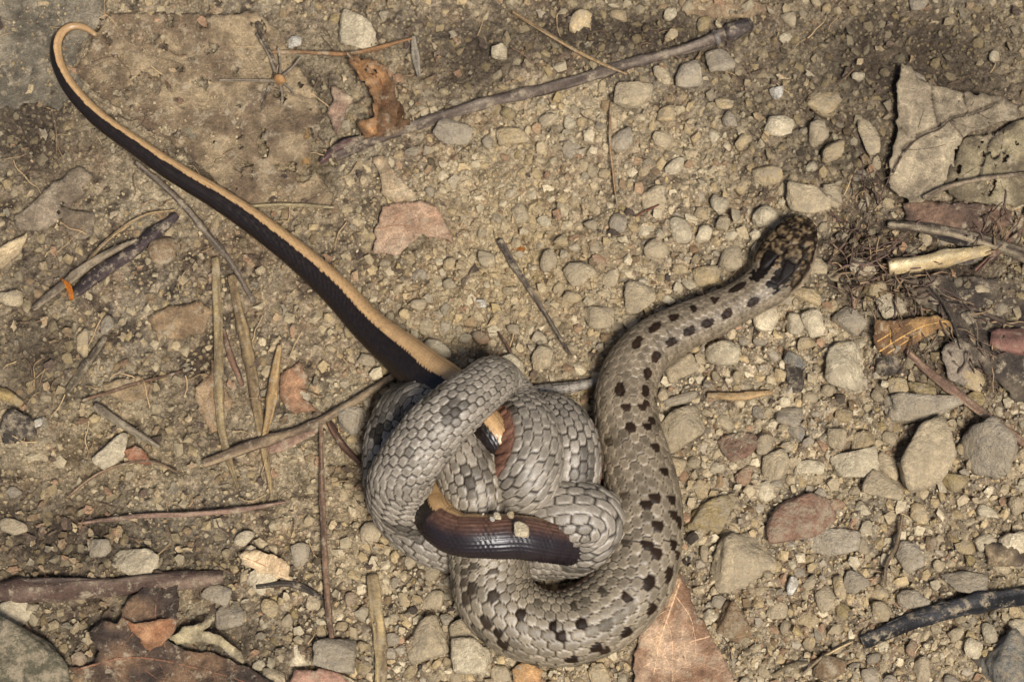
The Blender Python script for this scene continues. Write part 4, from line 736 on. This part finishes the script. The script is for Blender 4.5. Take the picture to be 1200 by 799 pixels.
def build_snake():
    rows = []
    for (px, py, z, w_, tw, hr) in SN:
        rows.append([*P(px, py, z), w_, math.radians(tw), hr])
    q, s = spline(rows, .018); c = q[:, :3]; W = q[:, 3]; TW = q[:, 4]; HR = q[:, 5]
    # gentle smoothing of the centre line so that no kink is left
    for _ in range(6):
        c[1:-1] = (c[:-2]+2*c[1:-1]+c[2:])/4
    W = np.maximum(W, .008); W[0] = .012
    T, side, up = frames(c, 8)
    NA = 138; NS_ = 24
    ph = np.linspace(-np.pi, np.pi, NA, endpoint=False)[None]; S_ = s[:, None]
    # ---- scale lattice
    pitch = 1.3*2*np.pi*np.maximum(W, .05)/NS_; pitch[s < 1.2] *= .9
    # fewer, larger rows on the rear body; the change lies hidden under the slow worm
    psw = P(566, 632, .55); ksw = int(np.argmin(np.linalg.norm(c-psw, axis=1))); NS2 = np.where(np.arange(len(s)) < ksw, NS_, 22)[:, None]
    pitch[ksw:] *= NS_/22*.84
    u = np.concatenate([[0], np.cumsum(np.diff(s)/((pitch[1:]+pitch[:-1])/2))])[:, None]*np.ones_like(ph)
    vv = (ph+np.pi)/(2*np.pi)*NS2+0*u
    pw = np.where(np.arange(len(s)) < ksw, 2.0, 2.9)[:, None]
    best = np.full(u.shape, 9.); sec = best.copy(); ci = np.zeros(u.shape); cj = ci.copy(); du = ci.copy(); dv = ci.copy()
    for b in (-1, 0, 1):
        jj = np.round(vv)+b; offs = np.mod(jj, 2)*.5
        for a in (-1, 0, 1):
            ii = np.round(u-offs)+a
            x = (u-(ii+offs))*1.15; y = (vv-jj); dd = (np.abs(x)**pw+np.abs(y)**pw)**(1/pw)
            m = dd < best; sec = np.where(m, best, np.minimum(sec, dd)); ci = np.where(m, ii+offs, ci); cj = np.where(m, jj, cj); du = np.where(m, x, du); dv = np.where(m, y, dv); best = np.where(m, dd, best)
    cj = np.mod(cj, NS2); edge = sec-best          # 0 at a seam
    rnd = _h(ci*2, cj, ci*0, 5); rnd2 = _h(ci*2, cj, ci*0, 6)
    phc = (cj/NS2)*2*np.pi-np.pi                     # angle of the scale's centre
    sc_s = np.interp(ci.ravel(), u[:, 0], s).reshape(ci.shape)   # arc length at the scale's centre
    belly = sst(2.0, 2.2, np.abs(ph)+0*u)
    head = 1-sst(.80, .95, S_+0*u)
    # ---- relief
    dome = sst(0, .2, edge)*.85+.15*np.clip(edge, 0, 1)
    tilt_ = (du+.55)*.35                            # hind edge of each scale stands proud
    rel = (dome*.5+tilt_*1.0*dome)*(.017+.019*sst(2.5, 6, S_))*np.minimum(1, W[:, None]/.3)
    bp = np.mod(u*1.0, 1); brel = np.minimum(bp, 1-bp)
    rel = rel*(1-belly)+belly*(.028*np.minimum(1, brel*5)*np.minimum(1, W[:, None]/.3))
    # head plates
    seeds = [(.03, 0), (.10, .06), (.10, -.06), (.19, .08), (.19, -.08), (.33, .0), (.31, .16), (.31, -.16), (.52, .12), (.52, -.12), (.24, .25), (.24, -.25), (.44, .28), (.44, -.28), (.60, .28), (.60, -.28),
             (.70, .12), (.70, -.12), (.72, 0), (.12, .2), (.12, -.2), (.15, .36), (.15, -.36), (.30, .38), (.30, -.38), (.45, .42), (.45, -.42), (.6, .42), (.6, -.42), (.74, .3), (.74, -.3)]
    nh = int(np.searchsorted(s, 1.0)); hs_ = S_[:nh]+0*ph; hv = ph*np.maximum(W[:nh, None], .1)*1.0
    f1 = np.full(hs_.shape, 9.); f2 = f1.copy(); hid = np.zeros(hs_.shape)
    for k, (a, b) in enumerate(seeds):
        dd = np.hypot(hs_-a, hv-b); m = dd < f1; f2 = np.where(m, f1, np.minimum(f2, dd)); hid = np.where(m, k, hid); f1 = np.where(m, dd, f1)
    hedge = np.clip((f2-f1)/.035, 0, 1)
    rel[:nh] = rel[:nh]*(1-head[:nh])+head[:nh]*.026*hedge**.6
    rel[:nh] *= np.minimum(1, S_[:nh]/.08)
    # brow ridges above the eyes, flat crown
    brow = np.exp(-((S_-.27)/.12)**2)*np.exp(-((np.abs(ph)-.95)/.35)**2)*.035
    ang = ph+TW[:, None]
    sx, cx = np.sin(ang), np.cos(ang)
    flat = 1-.16*np.clip(cx, 0, 1)**3*head
    under = np.where(cx < 0, .80, 1.0)
    RW = W[:, None]; V = c[:, None]+side[:, None]*((RW+rel+brow)*sx)[..., None]+up[:, None]*((RW*HR[:, None]*flat*under+rel+brow)*cx)[..., None]
    # ---- colour
    neck_c = lin((110, 97, 78)); mid_c = lin((120, 108, 89)); coil_c = lin((129, 119, 104))
    k1 = sst(3.0, 6.5, S_)[..., None]; k2 = sst(7, 10, S_)[..., None]
    base_ = neck_c+(mid_c-neck_c)*k1; base_ = base_+(coil_c-base_)*k2
    Cc = base_*np.ones(u.shape+(1,))
    ca_ = np.where(np.arange(len(s)) < ksw, .5, .32)[:, None]; Cc = Cc*(.97-ca_/2+ca_*rnd)[..., None]
    # individual scales brownish or darker near the rear half
    Cc = Cc*np.where((rnd2 > .9) & (S_ > 3), np.where(np.arange(len(s)) < ksw, .66, .8)[:, None], 1.0)[..., None]
    kC = int(np.argmin(np.linalg.norm(c-P(461, 530, .43), axis=1))); Cc = np.where(((np.abs(sc_s-s[kC]) < .75) & (rnd2 > .62))[..., None], Cc*.5, Cc)
    kG = int(np.argmin(np.linalg.norm(c-P(540, 534, .86), axis=1))); Cc = np.where(((np.abs(sc_s-s[kG]) < .6) & (rnd2 > .82))[..., None], Cc*.62, Cc)
    # paler rim, darker core
    rim = sst(.10, .2, edge)*(1-sst(.28, .45, edge)); Cc = Cc*(1+.34*rim-.16*sst(.4, .8, edge))[..., None]
    # flank: slightly greyer
    fl = sst(1.1, 1.7, np.abs(ph)+0*u)[..., None]; Cc = Cc*(1-.12*fl)
    # two rows of dark spots along the back
    per = .27; sp_s = sc_s-1.35
    ids = np.floor(sp_s/per)
    row_ = np.where(phc > 0, 1., 0.); jit = (_h(ids, row_, ids*0, 41)-.5)*.10; on = _h(ids, row_, ids*0, 42)
    cs = (ids+.5)*per+jit+row_*.08; dist_s = np.abs(sp_s-cs); ph0 = .36+.08*(_h(ids, row_, ids*0, 43)-.5)
    big = sst(2.5, 5, sc_s); hw = np.interp(sc_s, s, W)
    spot_old = (dist_s < .060+.035*(_h(ids, row_, ids*0, 49) > .8)) & (np.abs(np.abs(phc)-ph0)*hw < .055+.045*(_h(ids, row_, ids*0, 50) > .5)) & (on > .05) & (rnd < .9) & (du+.35*(rnd2-.3) > -.22) & (sc_s < 9) & (sp_s > 0) & (sc_s < 9.3)
    spn = S_-1.42+0*u; idn = np.floor(spn/per); rn = np.where(ph > 0, 1., 0.)+0*u; csn = (idn+.5)*per+(_h(idn, rn, idn*0, 41)-.5)*.10+rn*.08
    wob = .25*vnoise(S_*16+0*u, ph*7, 0, 77); near = (np.hypot((spn-csn)/.085, (np.abs(ph)-.43)*W[:, None]/.055)+wob < 1) & (_h(idn, rn, idn*0, 42) > .06) & (spn > .1)
    spot = np.where(S_ < 3.4, near, spot_old)
    strong = 1-.55*sst(6.6, 8.6, sc_s)
    # flank blotches
    ids3 = np.floor(sp_s/.42); cs3 = (ids3+.5)*.42; spot3 = (np.abs(sp_s-cs3-.1*(_h(ids3, row_, ids3*0, 45)-.5)) < .05) & (np.abs(np.abs(phc)-1.1) < .12) & (sc_s > 3.2) & (sc_s < 8.6) & (_h(ids3, row_, ids3*0, 46) > .3) & (du > -.15)
    spc = lin((36, 26, 18))*(.7+.7*rnd)[..., None]; Cc = np.where(spot[..., None], Cc+(spc-Cc)*strong[..., None], Cc); Cc = np.where(spot3[..., None], Cc+(spc-Cc)*.75, Cc)
    late = (sc_s > 8.5) & (_h(np.floor(sc_s/.28), np.floor(phc*2.4), ids*0, 47) > .93); Cc = np.where(late[..., None], Cc*.42, Cc)
    # dark skin in the seams
    stretch = .05+.045*sst(3.5, 6.5, S_)+(.015+.10*(rnd2 > .55)*sst(-.2, .4, vnoise(S_*2, ph*1.5, 0, 71)))*(np.arange(len(s)) >= ksw)[:, None]
    seam = 1-sst(.25, 1, edge/stretch/1.6); seamc = lin((34, 28, 24)); Cc = Cc+(seamc-Cc)*(seam*(.62+.36*sst(2.5, 5, S_))*(1-belly))[..., None]
    # belly shields: red-brown, glossy
    bc = lin((108, 76, 60)); bl = sst(1.72, 1.9, np.abs(ph)+0*u)[..., None]
    bcc = bc*(.7+.6*_h(np.floor(u), u*0, u*0, 48))[..., None]*(1-.5*(1-sst(0, .12, brel)))[..., None]
    Cc = Cc+(bcc-Cc)*bl
    # head and nape
    hn = S_[..., None]; v = (ph*np.maximum(W[:, None], .1))
    mm = fbm(S_*17+0*u, v*17, 0, 3, 61); hb = lin((110, 91, 64)); hd = lin((34, 26, 19)); mm = .6*mm+.55*fbm(S_*34+0*u, v*34, 0, 2, 64)
    hc = hb+(hd-hb)*sst(-.36, .16, mm)[..., None]
    hh = np.zeros(u.shape); hh[:nh] = 1-np.clip((f2-f1)/.045, 0, 1); hc = hc*(1-.8*hh)[..., None]; hc = hc*(.8+.4*_h(np.where(hh > -1, 0, 0)+np.pad(hid, ((0, u.shape[0]-nh), (0, 0))), u*0, u*0, 51))[..., None]
    side_l = sst(1.2, 1.35, np.abs(ph)+0*u); hc = hc+(lin((128, 112, 90))-hc)*side_l[..., None]
    stripe = np.exp(-((np.abs(ph)-1.12)/.14)**2)*(S_ < 1.05); hc = hc+(lin((26, 20, 16))-hc)*np.clip(stripe, 0, 1)[..., None]
    lip = sst(1.5, 1.6, np.abs(ph)+0*u); hc = hc+(lin((176, 160, 132))-hc)*(lip*.6)[..., None]
    wv = .03*vnoise(v*14, S_*14, 0, 63)
    ce = .022*vnoise(v*26, S_*26, 0, 67)
    cv_ = phc*np.interp(sc_s, s, W); left_ = cv_ < 0
    collar = (np.abs(cv_)+ce > .045) & (np.abs(cv_)+ce < .205) & (sc_s+ce > .70) & (sc_s+ce < np.where(left_, 1.0, 1.10)) & (S_ > .62)
    collar |= (np.abs(np.abs(v)-.12+ce)/.09 < 1) & (S_ > .62) & (S_ < .86)
    m_head = (S_+2*wv < .86-.10*(np.abs(v) < .05))&(np.abs(ph) < 1.9); Cc = np.where(m_head[..., None], hc, Cc)
    Cc = np.where(collar[..., None], lin((24, 19, 16))*(1+.6*np.clip(mm, -1, 1))[..., None], Cc)
    for (a, b, ra, rb) in ((1.31, .12, .13, .055), (1.25, -.13, .09, .05)):
        e = (np.hypot((S_-a)/ra, (v-b)/rb)+2.5*wv < 1); Cc = np.where(e[..., None], lin((34, 25, 19))*(1+.5*mm)[..., None], Cc)
    nr = len(c); V2, F, C2, e = close_ends(V.reshape(-1, 3), tube_faces(nr, NA), Cc.reshape(-1, 3), nr, NA)
    Ft = np.vstack([F[:, [0, 1, 2]], F[:, [0, 2, 3]], e])
    me = mesh_np('snake', V2, Ft, C2, True, M['snake'])
    o = link('snake', me, label='grey-brown snake with dark spots coiled round the black and tan slow worm', category='snake')
    for sg in (-1, 1):
        k = int(np.searchsorted(s, .27)); a = sg*1.02+TW[k]
        p = c[k]+side[k]*(W[k]*.93*math.sin(a))+up[k]*(W[k]*HR[k]*.93*math.cos(a))
        v_, f_ = ICO[3]; m2 = mesh_np('eye', v_*[.05, .05, .05], f_, None, True, M['eye']); eo = link('eye', m2, o); eo.location = p; eo.color = (.035, .018, .008, 1)
        pu = link('pupil', mesh_np('pupil', v_*.026, f_, None, True, M['eye']), eo); pu.location = (side[k]*math.sin(a)+up[k]*math.cos(a))*.031; pu.color = (.002, .002, .002, 1)
    return o
build_snake()

# ------------------------------------------------------------ SLOW WORM
SW = [(113, 42, .12, .03, 10), (100, 33, .12, .045, 5), (84, 31, .12, .055, -8), (69, 43, .13, .07, -22), (66, 66, .13, .08, -36), (79, 98, .14, .095, -48), (112, 136, .15, .11, -54), (155, 168, .17, .122, -58),
      (205, 202, .18, .137, -60), (255, 232, .19, .15, -60), (305, 266, .20, .163, -60), (352, 303, .22, .178, -58), (392, 339, .25, .20, -56), (430, 380, .32, .222, -54), (466, 411, .42, .27, -52), (500, 438, .58, .265, -50),
      (535, 461, .80, .24, -48), (560, 486, .98, .20, -44), (582, 514, 1.0, .19, -38), (598, 545, .60, .19, 0), (570, 565, .35, .21, 0), (535, 568, .45, .23, 10), (513, 582, .62, .23, -20),
      (512, 607, .90, .235, -45), (532, 624, 1.04, .23, -70), (566, 628, 1.10, .235, -80), (605, 629, 1.04, .235, -88), (640, 634, .88, .225, -86), (668, 640, .62, .205, -90), (692, 645, .38, .19, -90)]
def build_worm():
    rows = [[*P(a, b, z), w_*(.88 if a < 470 and b < 420 else 1), math.radians(t_)] for (a, b, z, w_, t_) in SW]
    q, s = spline(rows, .022); c = q[:, :3]; W = q[:, 3]; TW = q[:, 4]
    for _ in range(5): c[1:-1] = (c[:-2]+2*c[1:-1]+c[2:])/4
    W[0] = .012; T, side, up = frames(c, 6); NA = 96; NSC = 34
    ph = np.linspace(-np.pi, np.pi, NA, endpoint=False)[None]; S_ = s[:, None]
    pitch = 2*np.pi*W/NSC*.95; u = np.concatenate([[0], np.cumsum(np.diff(s)/np.maximum((pitch[1:]+pitch[:-1])/2, .02))])[:, None]+0*ph
    vv = (ph+np.pi)/(2*np.pi)*NSC+0*u; jj = np.floor(vv); uo = u+np.mod(jj, 2)*.5; fu = uo-np.floor(uo); fv = vv-jj
    edge = np.minimum(np.minimum(fv, 1-fv), np.minimum(fu, 1-fu)*1.2); rel = (.009+.007*sst(s[-1]-2.4, s[-1]-2.0, S_))*np.clip(edge/.25, 0, 1)*np.minimum(1, W[:, None]/.2)
    rnd = _h(np.floor(uo), jj, jj*0, 7)
    ang = ph+TW[:, None]; RW = W[:, None]
    V = c[:, None]+side[:, None]*((RW+rel)*np.sin(ang))[..., None]+up[:, None]*((RW*.92+rel)*np.cos(ang))[..., None]
    tan_ = lin((164, 131, 90)); tand = lin((134, 102, 70)); blk = lin((24, 17, 13)); brn = lin((52, 34, 30))
    # stepped, toothed border between the back and the flank
    lim = .82+.022*np.where(fu > .5, 1, -1)*(.3+1.6*rnd)+.03*vnoise(S_*3+0*u, u*0, 0, 9)
    hd = sst(18.0, 18.6, S_) if False else 0
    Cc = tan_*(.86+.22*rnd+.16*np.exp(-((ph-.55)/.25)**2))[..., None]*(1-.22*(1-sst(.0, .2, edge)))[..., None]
    mid = np.exp(-((ph)/.07)**2)[..., None]; Cc = Cc+(tand*.75-Cc)*mid*.45
    fade = sst(.75, 1.0, np.abs(ph)+0*u)[..., None]*0
    fl = (np.abs(ph)+0*u > lim)
    flc = blk*(.8+.5*rnd)[..., None]; flc = flc*(1+.8*(sst(.2, .4, edge))[..., None]*.4)
    Cc = np.where(fl[..., None], flc, Cc)
    # tail tip is tan all round; the bitten front part is purple-brown
    tip = (1-sst(.15, .7, S_))[..., None]; Cc = Cc+((tan_*.78)*(1-.25*sst(.9, 1.3, np.abs(ph)+0*u))[..., None]-Cc)*tip*.95
    L = s[-1]; fr = sst(L-2.15, L-1.9, S_)
    pur = lin((92, 66, 52))*(.7+.6*rnd)[..., None]; pdk = lin((34, 27, 28)); lower = sst(.9, 1.7, ph+0*u)[..., None]
    pc = pur+(pdk-pur)*lower; pc = pc*(1-.3*(1-sst(.0, .2, edge)))[..., None]
    Cc = np.where(((fr > .5) & (ph > 0.5))[..., None], pc, Cc)
    nr = len(c); V2, F, C2, e = close_ends(V.reshape(-1, 3), tube_faces(nr, NA), Cc.reshape(-1, 3), nr, NA)
    me = mesh_np('slow_worm', V2, np.vstack([F[:, [0, 1, 2]], F[:, [0, 2, 3]], e]), C2, True, M['lizard'])
    return link('slow_worm', me, label='black-sided tan-backed slow worm held in the grey snake coils', category='legless lizard')
build_worm()
# bits of grit lying on the slow worm
for (px, py, r, z, cl, lb) in ((611, 620, 8.5, 1.38, 'pale', 'tan pebble resting on the front of the slow worm'), (583, 604, 4.5, 1.38, 'pale', 'larger cream crumb on the upper edge of the slow worm'),
                               (577, 608, 3, 1.40, 'white', 'small white crumb on the slow worm'), (598, 603, 4, 1.32, 'yellow', 'yellow crumb between the slow worm and the snake'), (566, 602, 1.5, 1.36, 'white', 'tiniest white speck on the slow worm')):
    v, f = rock(3, int(px), 8, 12, .06); v = v/np.abs(v).max(0)*np.array([r, r*1.05, r*.6])/100
    o = link('pebble', mesh_np('pebble', v, f, None, True, M['stone']), label=lb, category='pebble'); o.location = P(px, py, z); o.color = (*lin(STONE_C[cl]), 1)
